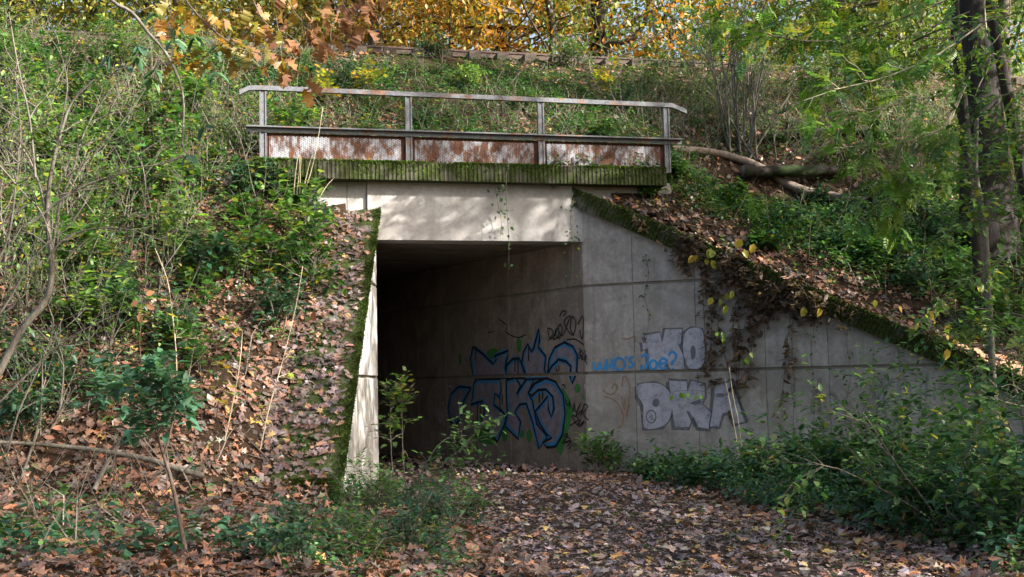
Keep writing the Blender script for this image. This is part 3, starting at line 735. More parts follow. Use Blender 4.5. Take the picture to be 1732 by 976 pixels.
# ------------------------------------------------------------------ leaf litter
def region(n, x0, x1, y0, y1):
    x = rng.uniform(x0, x1, n); y = rng.uniform(y0, y1, n); return x, y
def lit_points(n, box, test):
    x, y = region(n, *box); k = test(x, y); x, y = x[k], y[k]; z = surf(x, y); p = np.stack([x, y, z], -1); k = in_view(p); return p[k]
def on_path(x, y):
    return (x > path_x(y) - 1.75 - .3 * wob(x, y, 1.1)) & (x < path_x(y) + 2.3 + .5 * wob(x, y, .9, 2)) & (np.abs(y) < 22.5) & in_cut(x, y, .1) | ((y < 15) & (np.abs(x - path_x(y) - .2) < 2.3 + .3 * wob(x, y, 1.0)))
def d_of(x, y): return (x - RC[0]) * hn[0] + (y - RC[1]) * hn[1]
def u_of(x, y): return (x - RC[0]) * hh[0] + (y - RC[1]) * hh[1]
def eR(x, y): return (x - RC[0]) * wn[0] + (y - RC[1]) * wn[1]
def eL_(x, y): return (x - LC[0]) * ln[0] + (y - LC[1]) * ln[1]
def litter(name, p, pal, label, smin=.07, smax=.15, tilt=.35, lift=.03, hi=False, parent=None, lo=.25):
    n = len(p); nv = surf_n(p[:, 0], p[:, 1]); col = pick(pal, n)
    g_ = wob(p[:, 0] * 2.1, p[:, 1] * 2.1, 1.3, 3.0) + .7 * wob(p[:, 0] * 5, p[:, 1] * 5, 1.0, 1.0); k_ = rng.uniform(size=n) < np.clip(.85 + .75 * g_, lo, 1); p, nv, col = p[k_], nv[k_], col[k_]; n = len(p)
    p = p.copy(); p[:, 2] += rng.uniform(0, lift, n) ** 1.0
    o = scatter(name, LITTER_HI if hi else LITTER, p, laid(nv, tilt * rng.uniform(.3, 2.0, (n, 1)), n), smin * .7 + (smax * 1.25 - smin * .7) * rng.uniform(0, 1, n) ** 1.6, col, MAT['litter'], parent)
    if parent is None: prop(o, label, 'leaves')
    return o
P = lit_points(96000, (-6, 8, 6, 23), on_path)
near = P[:, 1] < 12.5
litter('fallen_leaves', P[~near], PAL_PATH, 'brown and mauve fallen leaves carpeting the path', .04, .10, .30, .022, lo=.8)
litter('fallen_leaves', P[near], PAL_PATH, 'larger fallen leaves on the path nearest the viewer', .04, .10, .30, .025, True, lo=.8)
# tunnel floor
x, y = region(6000, -6, 3, 19.5, 30); e = (x - RC[0]) * tn[0] + (y - RC[1]) * tn[1]; k = (e < -.02) & (e > -3.3) & (d_of(x, y) > -1)
P = np.stack([x[k], y[k], low(x[k], y[k])], -1); P = P[in_view(P)]
litter('fallen_leaves', P, PAL_PATH, 'scattered leaves on the dark tunnel floor', .05, .12, .3, .02)
slope_l = lambda x, y: (x < path_x(y) - 1.0) & (~in_cut(x, y, .1) | (y < 15.2)) & (d_of(x, y) < 5.2) & (u_of(x, y) < 0)
P = lit_points(165000, (-15, 1, 5.5, 26), slope_l)
keep = rng.uniform(size=len(P)) < np.where(d_of(P[:, 0], P[:, 1]) > .2, .45, np.clip(.95 - .35 * sstep(3.0, 6.5, eL_(P[:, 0], P[:, 1])), 0, 1)); P = P[keep]
near = P[:, 1] < 12.2
litter('fallen_leaves', P[~near], PAL_SLOPE, 'orange-brown oak and maple leaves covering the left slope', .06, .14, .42, .05)
litter('fallen_leaves', P[near], PAL_SLOPE, 'brown leaves covering the bank at the bottom left', .055, .12, .42, .05, True)
slope_r = lambda x, y: (eR(x, y) > .15) & (d_of(x, y) < .6) & (x > 1) | (x > path_x(y) + 1.8) & (eR(x, y) < 0) & (y < 20)
P = lit_points(74000, (1, 16, 6, 24), slope_r)
e = eR(P[:, 0], P[:, 1]); pr = np.where(e > 0, np.where(e < 1.6, .95, .4), .55); P = P[rng.uniform(size=len(P)) < pr]
litter('fallen_leaves', P, PAL_SLOPE, 'sunlit orange leaves above the right wing wall', .06, .14, .42, .05)
P = lit_points(45000, (-12, 14, 19, 30), lambda x, y: (d_of(x, y) > .4) & (d_of(x, y) < 5.3) & (u_of(x, y) > -.05) | (d_of(x, y) > .4) & (d_of(x, y) < 2.5) & (u_of(x, y) > -1) & (x < 14))
litter('fallen_leaves', P, PAL_SLOPE, 'fallen leaves on the bank above the railing', .06, .13, .45, .05)
# leaves on the left coping, on the ledge and on the right coping
def coping_litter(n, O, D, B, w0, w1, s0, s1, slope, label, pal, size=(.08, .16), pw=1.0, parent=None):
    s_ = rng.uniform(s0, s1, n); e_ = w0 + (w1 - w0) * rng.uniform(0, 1, n) ** pw
    p = O + D * s_[:, None] + B * e_[:, None]; p[:, 2] += -slope * s_ + rng.uniform(.003, .045, n)
    nv = np.repeat((A([D[0] * slope, D[1] * slope, 1.0]) / math.hypot(1, slope))[None], n, 0)
    o = scatter('fallen_leaves', LITTER_HI, p, laid(nv, .4, n), rng.uniform(*size, n), pick(pal, n), MAT['litter']); prop(o, label, 'leaves')
coping_litter(1250, LC + up3 * 4.475, ld, ln, .08, 1.05, .1, 5.5, LTOP[0], 'mauve-brown leaves lying on the left sloping coping', PAL_MAUVE)
coping_litter(900, RC + up3 * 4.85, wd, wn, .02, .7, .3, 9.0, WTOP[0], 'dry leaves lying along the right mossy coping', PAL_SLOPE, (.06, .13), .7)
coping_litter(140, hp(-6, -.25, 5.215), hh, hn, .04, .2, .3, 7.3, 0.0, 'few dry leaves on the ledge under the railing', PAL_SLOPE, (.05, .1))

# single big leaves that can be told apart on the path and the bank
def leaf_meshes(tm, pal, tag_):
    out = []
    for i, (wt, c) in enumerate(pal):
        for tv, tf in tm: 
            me = np_mesh(tag_, tv, tf, np.repeat(A(c)[None], len(tv), 0)); me.materials.append(MAT['litter']); out.append((wt, me))
    return out
def single_leaves(parent, pts, meshes, size, name='fallen_leaf', tilt=.3):
    n = len(pts); nv = surf_n(pts[:, 0], pts[:, 1]); fr = laid(nv, tilt, n); w_ = [m_[0] for m_ in meshes]
    for i in range(n):
        me = rnd.choices(meshes, w_)[0][1]; o = bpy.data.objects.new(name, me); COL.objects.link(o); o.parent = parent
        s_ = rnd.uniform(*size); R_ = Matrix([[float(fr[i][a_, b_]) * s_ for b_ in range(3)] for a_ in range(3)]).to_4x4()
        o.matrix_local = Matrix.Translation(Vector((float(pts[i, 0]), float(pts[i, 1]), float(pts[i, 2]) + rnd.uniform(.03, .06)))) @ R_
PAL_BIG = [(3, (.42, .36, .26)), (3, (.36, .17, .08)), (3, (.5, .32, .06)), (3, (.22, .14, .12)), (2, (.3, .25, .24))]
lm = leaf_meshes([T_oak(.3, .4, 41, True), T_maple(.4, 42), T_maple(-.3, 43)], PAL_BIG, 'fallen_leaf')
P = lit_points(4000, (-2, 5, 9.3, 15), on_path); P = P[in_view(P, 10, 0)][:230]
single_leaves(path, P, lm, (.08, .14))
lm2 = leaf_meshes([T_oak(.4, .4, 51, True), T_maple(.5, 52), T_maple(-.4, 53)], [(4, (.26, .10, .04)), (3, (.19, .075, .035)), (2, (.38, .16, .04)), (1, (.48, .32, .06)), (2, (.17, .11, .10))], 'fallen_leaf')
P = lit_points(8000, (-7, 0, 9.5, 15), slope_l); P = P[in_view(P, 10, 0)][:240]
single_leaves(emb, P, lm2, (.10, .16), tilt=.45)

# ------------------------------------------------------------------ moss
def moss(parent, n, pts, nv, size=(.02, .05), pal=None):
    pal = pal or [(5, (.05, .078, .012)), (4, (.03, .048, .009)), (2, (.085, .115, .02)), (3, (.014, .022, .006))]
    ax = nv + unit(n) * .7; fr = frames(ax, unit(n))
    T = [(A([(0, -.18, 0), (0, .18, 0), (1, 0, .05)], float), A([(0, 1, 2)])), (A([(0, -.12, 0), (0, .12, 0), (.9, .1, .1), (.5, -.3, .1)], float), A([(0, 1, 2), (0, 2, 3)]))]
    return scatter('moss', T, pts, fr, rng.uniform(*size, n), pick(pal, n), MAT['mossblade'], parent)
n = 22000; s_ = rng.uniform(-.05, 5.5, n); s_ = s_[rng.uniform(size=n) < np.clip(.5 + .9 * wob(s_ * 3.1, s_ * 1.1, 1.2, 1.0), .06, 1)]; n = len(s_); e_ = -.075 + np.abs(rng.normal(0, .05, n)) * (1 + .8 * wob(s_ * 2.3, s_, 1.1)); dz = np.where(rng.uniform(size=n) < .45, -rng.uniform(0, 1, n) ** 2 * .10, 0); e_ = np.where(dz < 0, -.075, e_)
p = LC + ld * s_[:, None] + ln * e_[:, None]; p[:, 2] += LTOP[1] - LTOP[0] * s_ + dz
moss(wingl, n, p, np.repeat((-ln * .4 + up3 * .7)[None], n, 0), (.014, .042))
n = 5000; e_ = rng.uniform(-.05, .78, n); zz = rng.uniform(.08, .43, n); p = LC + ld * 5.5 + ln * e_[:, None]; p[:, 2] += zz
moss(wingl, n, p, np.repeat((ld * .6 + up3 * .4)[None], n, 0), (.015, .035), [(5, (.05, .085, .012)), (4, (.025, .045, .008)), (2, (.09, .13, .02))])
n = 17000; s_ = rng.uniform(.2, 9.6, n); dn = rng.uniform(0, 1, n) ** 1.6 * .28; on = rng.uniform(size=n) < .45; e_ = np.where(on, -.12 + np.abs(rng.normal(0, .09, n)), -.12); dn = np.where(on, 0, dn)
p = RC + wd * s_[:, None] + wn * e_[:, None]; p[:, 2] += WTOP[1] - WTOP[0] * s_ - dn
k = rng.uniform(size=n) < np.clip(.15 + wob(s_ * 3.3, s_ * 1.3, 1.3) * .9 + s_ * .05, .02, 1); p = p[k]; n = len(p)
moss(wingr, n, p, np.repeat((-wn * .5 + up3 * .6)[None], n, 0), (.018, .045), [(5, (.05, .085, .012)), (5, (.028, .048, .008)), (2, (.09, .13, .02)), (3, (.012, .018, .005))])
n = 9000; u_ = rng.uniform(-5.6, 1.5, n); on = rng.uniform(size=n) < .75; d_ = np.where(on, -.27 + np.abs(rng.normal(0, .05, n)), -.27); z_ = np.where(on, 5.207, 5.2 - rng.uniform(0, 1, n) ** 2 * .2)
k = rng.uniform(size=n) < np.clip((.4 + wob(u_ * 1.3, u_ * .5, 1.1) * 1.2), .04, 1); u_, d_, z_ = u_[k], d_[k], z_[k]; n = len(u_)
p = RC + hh * u_[:, None] + hn * d_[:, None]; p[:, 2] += z_
moss(under, n, p, np.repeat((-hn * .4 + up3 * .8)[None], n, 0), (.02, .055), [(5, (.07, .12, .012)), (4, (.035, .065, .01)), (3, (.11, .18, .02))])
#@@PART4
# ================================================================== undergrowth
def herbs(name, label, p, pal, h=(.1, .4), r_=.12, k=9, size=(.03, .07), tmpl=None, mat='leaf', stem=True, cat='undergrowth', up=.9):
    n = len(p); N = n * k
    hh_ = np.repeat(rng.uniform(*h, n), k); t = rng.uniform(.15, 1, N); ang = rng.uniform(0, 6.283, N)
    lean = np.repeat(rng.normal(0, .25, (n, 2)), k, 0)
    q = np.repeat(p, k, 0).copy(); rr = r_ * rng.uniform(.15, 1, N) * (1.15 - .6 * t)
    q[:, 0] += np.cos(ang) * rr + lean[:, 0] * t * hh_; q[:, 1] += np.sin(ang) * rr + lean[:, 1] * t * hh_; q[:, 2] += t * hh_
    ax = np.stack([np.cos(ang), np.sin(ang), rng.normal(-.05, .35, N)], -1); hint = A([0, 0, up]) + unit(N) * .55
    base = pick(pal, n); col = np.repeat(base, k, 0) * rng.uniform(.75, 1.25, (N, 1)); alt = rng.uniform(size=N) < .25; col[alt] = pick(pal, int(alt.sum()))
    o = scatter(name, tmpl or LITE, q, frames(ax, hint), rng.uniform(*size, N), col, MAT[mat])
    return prop(o, label, cat)
def stalks(name, label, p, h=(.3, .9), col=None, lean=.35, w_=.006, cat='undergrowth', curve=True):
    n = len(p); H = rng.uniform(*h, n); L = rng.normal(0, lean, (n, 2)); wv = unit(n); wv[:, 2] = 0; wv = wv / np.linalg.norm(wv, axis=1, keepdims=True) * w_
    top = p + np.stack([L[:, 0] * H, L[:, 1] * H, H], -1); mid = (p + top) / 2 + rng.normal(0, .05, (n, 3))
    v = np.stack([p - wv, p + wv, mid + wv * .8, mid - wv * .8, top], 1).reshape(-1, 3)
    o = (np.arange(n) * 5)[:, None, None]
    f = (A([(0, 1, 2), (0, 2, 3), (3, 2, 4)])[None] + o).reshape(-1, 3)
    c = np.repeat(pick(col, n), 5, 0)
    return prop(link(name, np_mesh(name, v, f, c), MAT['dry'], None, 'stuff'), label, cat)
STALK = [(5, (.11, .083, .072)), (4, (.16, .135, .115)), (4, (.06, .043, .038)), (1, (.28, .25, .2))]
def pts(n, box, test): return lit_points(n, box, test)
dd = lambda p: d_of(p[:, 0], p[:, 1]); uu = lambda p: u_of(p[:, 0], p[:, 1])
def thin(p, f): return p[rng.uniform(size=len(p)) < np.clip(f, 0, 1)]
# bank above the railing: mixed herbs and dead stalks
P = pts(26000, (-9, 14, 19.5, 30), lambda x, y: (d_of(x, y) > .45) & (d_of(x, y) < 5.2) & (u_of(x, y) > -6.5))
P = P[np.hypot((uu(P) - 4.3) / 1.6, (dd(P) - .8) / .95) > 1]
q = wob(P[:, 0], P[:, 1], .9, 3)
herbs('undergrowth', 'low green herbs covering the bank behind the railing', thin(P, (.7 + .5 * q) * (dd(P) < 4.1)), PAL_GREEN + [(7, (.04, .12, .055))], (.08, .42), .13, 10, (.045, .095))
herbs('undergrowth', 'short herbs along the edge of the railway ballast', thin(P, .35 * (dd(P) >= 4.1) * (dd(P) < 5.0)), PAL_GREEN, (.03, .12), .1, 7, (.03, .06))
herbs('undergrowth', 'small bluish green herbs near the railway rail', thin(P, .16 * (dd(P) > 2.2) * (dd(P) < 4.2)), PAL_COOL, (.1, .42), .12, 10, (.04, .08))
stalks('dead_stalks', 'dry grey stalks standing and lying on the bank above the railing', thin(P, (.28 - .3 * q) * (dd(P) < 4.2)), (.2, .7), [(5, (.15, .115, .11)), (4, (.22, .18, .17)), (3, (.09, .065, .06)), (1, (.34, .30, .25))], .8)
P = pts(5200, (0, 14, 19, 27), lambda x, y: (u_of(x, y) > 1.5) & (d_of(x, y) > .3) & (d_of(x, y) < 3.5) & (np.hypot((u_of(x, y) - 4.3) / 1.7, (d_of(x, y) - .8) / .95) > 1))
stalks('dead_stalks', 'tangle of purple-grey dead stems on the bank beside the bare shrub', P, (.3, 1.0), [(5, (.17, .135, .14)), (4, (.10, .08, .075)), (2, (.27, .23, .22))], .7)
# right slope beyond the coping
P = pts(32000, (1, 15, 12, 24), lambda x, y: (eR(x, y) > .75) & (d_of(x, y) < .6) & (u_of(x, y) > .3))
q = wob(P[:, 0], P[:, 1], 1.1, 5); e = eR(P[:, 0], P[:, 1])
herbs('undergrowth', 'dark green bramble leaves covering the right slope', thin(P, (.12 + .62 * sstep(.8, 1.7, e)) * (1 + .8 * q)), PAL_COOL + PAL_GREEN[:3] + PAL_FRESH[:2], (.08, .42), .17, 8, (.045, .12), OVATE)
herbs('undergrowth', 'bright feathery herbs on the slope right of the ledge', thin(P, .65 * ((uu(P) < 3.6) & (uu(P) > .8) & (dd(P) > -1.8) & (dd(P) < .2) & (e > 1.0))), [(5, (.10, .22, .035)), (4, (.07, .15, .03)), (2, (.16, .28, .05))], (.12, .45), .10, 14, (.03, .06))
Pb = pts(9000, (1, 13, 13, 23), lambda x, y: (eR(x, y) > .1) & (eR(x, y) < 1.3) & (d_of(x, y) < .3) & (u_of(x, y) > .2))
herbs('undergrowth', 'ivy and green sprigs among the leaves along the right coping', thin(Pb, .10 + .16 * wob(Pb[:, 0], Pb[:, 1], 1.9, 4)), PAL_FRESH + PAL_GREEN[:3] + PAL_COOL[:2], (.04, .22), .13, 8, (.045, .10), OVATE)
stalks('dead_stalks', 'pale straw stalks on the right slope', thin(P, .035), (.3, 1.0), [(3, (.45, .38, .24)), (3, (.3, .25, .17))], .35)
# foot of the right wing wall
P = pts(20000, (1.2, 10, 9, 21.5), lambda x, y: (eR(x, y) < -.05) & (x > path_x(y) + 2.35 + .3 * wob(x, y, 1.3)) & (y < 21))
q = wob(P[:, 0], P[:, 1], 1.2, 7)
herbs('undergrowth', 'dark bramble leaves along the foot of the right wing wall', thin(P, .24 + .25 * q), PAL_COOL, (.08, .42), .16, 8, (.055, .10), OVATE)
herbs('undergrowth', 'small leaved green herbs on the right verge of the path', thin(P, .20 - .2 * q), PAL_GREEN, (.08, .4), .10, 12, (.03, .06))
# left slope: patches of green
P = pts(40000, (-14, -2, 9, 25), lambda x, y: (eL_(x, y) > 1.2) & (d_of(x, y) < 5) & ~in_cut(x, y))
q = wob(P[:, 0], P[:, 1], .8, 9); dv = dd(P)
herbs('undergrowth', 'green seedlings scattered over the left slope', thin(P, (.02 + .09 * sstep(-5.5, -1.5, dv) + .05 * sstep(2.5, 5, eL_(P[:, 0], P[:, 1]))) * (1 + 1.6 * q)), PAL_GREEN + PAL_COOL[:2] + PAL_FRESH[:2], (.08, .5), .17, 8, (.05, .13), OVATE)
herbs('undergrowth', 'small green herbs near the top of the left slope', thin(P, .13 * sstep(-2.5, 1.5, dv) * (1 - 1.2 * q)), PAL_GREEN, (.1, .4), .10, 10, (.03, .06))
stalks('dead_stalks', 'thin grey dead stems standing on the left slope', thin(P, .05 + .06 * sstep(-3, 1, dv)), (.3, 1.2), STALK, .6, .007)
# left verge of the path
P = pts(9000, (-4, 0.6, 8.5, 17.5), lambda x, y: (x < path_x(y) - 1.55) & (x > path_x(y) - 3.2) & (np.hypot(x + 2.5, y - 14.2) > 1.1))
herbs('undergrowth', 'low green weeds on the left verge of the path', thin(P, .10 + .35 * wob(P[:, 0], P[:, 1], 1.4, 2)), PAL_GREEN + PAL_COOL, (.06, .3), .11, 9, (.035, .075), OVATE)
P = pts(1500, (-5, -1.5, 9.0, 11.2), lambda x, y: x < -1.2)
herbs('undergrowth', 'dark leaves of low plants at the bottom left corner', thin(P, .10), PAL_COOL, (.05, .2), .14, 7, (.07, .12), OVATE)
P = pts(400, (.2, 4, 9.2, 16), on_path)
herbs('undergrowth', 'sparse green sprigs among the leaves on the path', P[:70], PAL_GREEN, (.03, .09), .06, 7, (.03, .05))

# ================================================================== shrubs and trees
def grow(p, d, L, r0, lvl, maxl, out, par):
    n = max(3, min(9, int(L / par.get('step', .16)))); P_ = [p]; D_ = d / np.linalg.norm(d)
    trop = A(par.get('trop', (0, 0, .05)))
    for i in range(n):
        D_ = D_ + A([rnd.gauss(0, 1), rnd.gauss(0, 1), rnd.gauss(0, .8)]) * par.get('wob', .12) + trop; D_ = D_ / np.linalg.norm(D_)
        P_.append(P_[-1] + D_ * (L / n))
    P_ = A(P_); R_ = r0 * np.linspace(1, par.get('taper', .45), n + 1); out.append((P_, R_, lvl))
    if lvl < maxl:
        nk = par['kids'][min(lvl, len(par['kids']) - 1)]
        for k in range(nk):
            t = rnd.uniform(par.get('from', .3), 1.0) if k else 1.0
            i = min(n, int(t * n)); dirn = P_[min(i + 1, n)] - P_[max(i - 1, 0)]; dirn = dirn / (np.linalg.norm(dirn) + 1e-9)
            side = np.cross(dirn, A([rnd.gauss(0, 1), rnd.gauss(0, 1), rnd.gauss(0, 1)])); side = side / (np.linalg.norm(side) + 1e-9)
            a_ = rad(rnd.uniform(*par.get('ang', (25, 60))))
            grow(P_[i], dirn * math.cos(a_) + side * math.sin(a_), L * rnd.uniform(*par.get('ratio', (.45, .75))), R_[i] * rnd.uniform(.55, .75), lvl + 1, maxl, out, par)
def anchors(paths, lmin, sp, frac=.25):
    Q, Dv = [], []
    for P_, R_, lvl in paths:
        if lvl < lmin: continue
        seg = np.linalg.norm(np.diff(P_, axis=0), axis=1); cum = np.concatenate([[0], np.cumsum(seg)]); L = cum[-1]
        s_ = np.arange(L * frac, L + 1e-6, sp); s_ = np.append(s_, L)
        for c_ in range(3): pass
        pos = np.stack([np.interp(s_, cum, P_[:, c_]) for c_ in range(3)], -1); Q.append(pos)
        dr = P_[-1] - P_[0]; Dv.append(np.repeat((dr / (np.linalg.norm(dr) + 1e-9))[None], len(s_), 0))
    return (np.concatenate(Q), np.concatenate(Dv)) if Q else (np.zeros((0, 3)), np.zeros((0, 3)))
def leaf_set(Q, Dv, per=1, fwd=.5, droop=-.2, jit=.02, flat=.5):
    Q = np.repeat(Q, per, 0) + rng.normal(0, jit, (len(Q) * per, 3)); Dv = np.repeat(Dv, per, 0); n = len(Q)
    sd_ = unit(n); sd_[:, 2] *= .35; ax = Dv * fwd + sd_ + A([0, 0, droop]); hint = A([0, 0, 1.0]) + unit(n) * flat
    return Q, frames(ax, hint)
def plant(name, label, cat, base, stems, par, maxl=2, leaf=None, mat='twig', group=None, k=5):
    """stems: (direction, length, radius, offset); leaf: dict(tmpl, pal, size, sp, lmin, per)"""
    t = thing(name, label, cat, base, group); base = np.asarray(base, float); allp = []
    for st in stems:
        out = []; off = A(st[3]) if len(st) > 3 else A([0, 0, 0.0])
        grow(base + off, A(st[0]), st[1], st[2], 0, maxl, out, par); allp += out
        link('stem', tubes_mesh('stem', [(a_, b_) for a_, b_, c_ in out], k), MAT[mat], t)
    if leaf: add_leaves(t, allp, leaf)
    return t
def add_leaves(t, paths, leaf, name='foliage'):
    Q, Dv = anchors(paths, leaf.get('lmin', 1), leaf['sp'], leaf.get('frac', .25))
    Q, fr = leaf_set(Q, Dv, leaf.get('per', 1), leaf.get('fwd', .5), leaf.get('droop', -.2), leaf.get('jit', .02), leaf.get('flat', .5))
    return scatter(name, leaf['tmpl'], Q, fr, rng.uniform(*leaf['size'], len(Q)), pick(leaf['pal'], len(Q)), MAT[leaf.get('mat', 'leaf')], t)
def px_path(L_, Y, r0, r1, sub_=3):
    """a limb seen in the photo, laid out at its own distance Y (or Y given per point) and smoothed"""
    P_ = [at_y(a_[0], a_[1], a_[2] if len(a_) > 2 else Y) for a_ in L_]; P_ = A(catmull(P_, False, sub_))
    return P_, np.linspace(r0, r1, len(P_))
def twigs(path, n, L, r_, par, lvl=1, maxl=2, updir=0.4):
    out = []; P_, R_ = path
    for k_ in range(n):
        i = rnd.randrange(len(P_) // 5, len(P_)); dr = P_[min(i + 1, len(P_) - 1)] - P_[i - 1]; dr = dr / (np.linalg.norm(dr) + 1e-9)
        s_ = A([rnd.gauss(0, 1), rnd.gauss(0, .7), rnd.gauss(updir, .7)]); s_ = s_ / np.linalg.norm(s_)
        grow(P_[i], dr * .6 + s_ * .8, L * rnd.uniform(.5, 1.2), min(R_[i] * .7, r_), lvl, maxl, out, par)
    return out
def copy_tree(o, parent=None):
    c = o.copy(); COL.objects.link(c); c.parent = parent
    for ch in list(o.children): copy_tree(ch, c)
    return c
def V3(*a_): return A(a_, float)
def leafobj(tmpl, col, mat, nm='leaf'):
    me = np_mesh(nm, tmpl[0], tmpl[1], np.repeat(A(col)[None], len(tmpl[0]), 0)); me.materials.append(MAT[mat]); return me
def place_leaves(t, Q, fr, sizes, meshes, nm='leaf'):
    for i in range(len(Q)):
        o = bpy.data.objects.new(nm, rnd.choice(meshes)); COL.objects.link(o); o.parent = t
        R_ = Matrix([[float(fr[i][a_, b_] * sizes[i]) for b_ in range(3)] for a_ in range(3)]).to_4x4()
        o.matrix_local = Matrix.Translation(Vector([float(c_) for c_ in Q[i]]) - t.matrix_basis.translation) @ R_

# --- generic leafy shrubs, three kinds, copied over the slopes
PAL_YEL_ = [(2, (.45, .33, .05)), (1, (.4, .2, .05))]
PARS = dict(wob=.14, trop=(0, 0, .03), kids=[5, 4, 2], ang=(25, 65), ratio=(.4, .7), step=.14)
def shrub(name, label, cat, base, n, H, spread, leaf, group=None, r0=.012, mat='twig', par=PARS, maxl=2):
    st = []
    for k_ in range(n):
        a_ = rnd.uniform(0, 6.283); s_ = spread * rnd.uniform(.2, 1)
        st.append((V3(math.cos(a_) * s_, math.sin(a_) * s_, 1), H * rnd.uniform(.7, 1.1), r0 * rnd.uniform(.7, 1.2), (math.cos(a_) * .06, math.sin(a_) * .06, -.05)))
    return plant(name, label, cat, base, st, par, maxl, leaf, mat, group)
LF_G = dict(tmpl=OVATE, pal=PAL_GREEN, size=(.06, .16), sp=.085, lmin=1, per=1, flat=.35, droop=-.05)
LF_C = dict(tmpl=OVATE, pal=PAL_COOL, size=(.045, .12), sp=.045, lmin=1, per=1)
LF_M = dict(tmpl=MAPLE, pal=[(6, (.05, .135, .03)), (4, (.085, .19, .04)), (1.2, (.16, .25, .04)), (.35, (.4, .32, .04))], size=(.10, .19), sp=.10, lmin=1, per=1, flat=.3, droop=-.05)
LF_Y = dict(tmpl=MAPLE, pal=[(5, (.42, .36, .04)), (4, (.22, .27, .035)), (3, (.10, .18, .03)), (1, (.5, .3, .03))], size=(.09, .14), sp=.08, lmin=1, per=1, flat=.3, droop=-.05)
LF_F = dict(tmpl=OVATE, pal=PAL_FRESH + [(2, (.24, .33, .06))], size=(.08, .17), sp=.10, lmin=1, per=1, flat=.35, droop=-.05)
LF_T = dict(tmpl=OVATE, pal=PAL_FRESH + PAL_YEL_, size=(.04, .08), sp=.28, lmin=2, per=1)
kinds = []
LBL = ['shrub on the left slope'] * 5
for i, (lf, H, n, sp_) in enumerate(((LF_G, .62, 5, .55), (LF_M, .6, 3, .4), (LF_C, .45, 6, .8), (LF_F, .7, 4, .5), (LF_T, .85, 5, .6))):
    kinds.append(shrub('shrub' if i != 1 else 'maple_sapling', LBL[i], 'shrub' if i != 1 else 'sapling', (0, 0, 0), n, H, sp_, lf, ['oval-leaved shrubs on the left slope', 'maple saplings on the left slope', 'bluish shrubs on the left slope', 'light green shrubs on the left slope', 'twiggy shrubs on the left slope'][i]))
spots = [(60, 360, 0), (150, 470, 0), (230, 360, 1), (330, 330, 1), (115, 560, 0), (265, 500, 0), (350, 470, 2), (425, 400, 1), (480, 470, 1), (40, 210, 0), (150, 190, 0), (30, 110, 0), (300, 590, 2), (200, 250, 1), (390, 300, 1), (420, 470, 0),
         (290, 250, 1), (10, 470, 0), (200, 560, 2), (70, 640, 2), (510, 360, 0), (500, 420, 0), (540, 390, 2), (100, 270, 1), (345, 200, 1), (350, 520, 1), (90, 440, 0), (180, 400, 0), (260, 300, 0), (40, 740, 2), (140, 700, 2), (10, 150, 0), (100, 120, 0), (200, 120, 0), (470, 560, 2), (520, 500, 0), (300, 420, 0), (40, 540, 0), (80, 200, 0)]
while len(spots) < 92:
    x_, y_ = rnd.uniform(-40, 540), rnd.uniform(110, 760)
    if rnd.random() < (1.0 if x_ < 300 and y_ < 620 else .8 if y_ < 420 and x_ < 470 else .12): spots.append((x_, y_, rnd.choice((0, 1, 1, 2, 3, 3, 4, 4, 4))))
used = set(); zones = {}
for i_, (x_, y_, k_) in enumerate(spots):
    if k_ == 0 and i_ % 3 == 0: k_ = 3
    if k_ == 0 and i_ % 4 == 1: k_ = 4
    o = kinds[k_] if k_ not in used else copy_tree(kinds[k_]); used.add(k_)
    b = spot(x_, y_); o.location = tuple(b); s_ = rnd.uniform(.75, 1.25); o.scale = (s_, s_, s_ * rnd.uniform(.8, 1.1)); o.rotation_euler = (0, 0, rnd.uniform(0, 6.28))
    for ch in o.children: ch.location = (0, 0, 0)
    zc = 'at the left edge' if x_ < 70 else 'behind the grey-stemmed shrub' if x_ < 220 else 'mid left slope' if x_ < 400 else 'beside the left coping'
    zr = 'just below the track' if y_ < 160 else 'level with the railing' if y_ < 280 else 'level with the ledge' if y_ < 380 else 'level with the tunnel ceiling' if y_ < 480 else 'half-way down' if y_ < 600 else 'near the foot of the slope'
    zones.setdefault((k_, zc, zr), []).append((x_, o))

ORD = ['leftmost', 'second from left', 'third from left', 'fourth from left', 'fifth from left', 'sixth from left', 'seventh from left', 'eighth from left', 'ninth from left', 'tenth from left', 'eleventh from left', 'twelfth from left', 'thirteenth from left']
for (k_, zc, zr), L_ in zones.items():
    L_.sort(key=lambda q_: q_[0])
    for i, (x_, o) in enumerate(L_): o['label'] = ('oval-leaved shrub', 'maple sapling', 'bluish shrub', 'light green shrub', 'nearly bare shrub')[k_] + ' ' + zc + ', ' + zr + (', ' + ORD[min(i, 12)] if len(L_) > 1 else '')
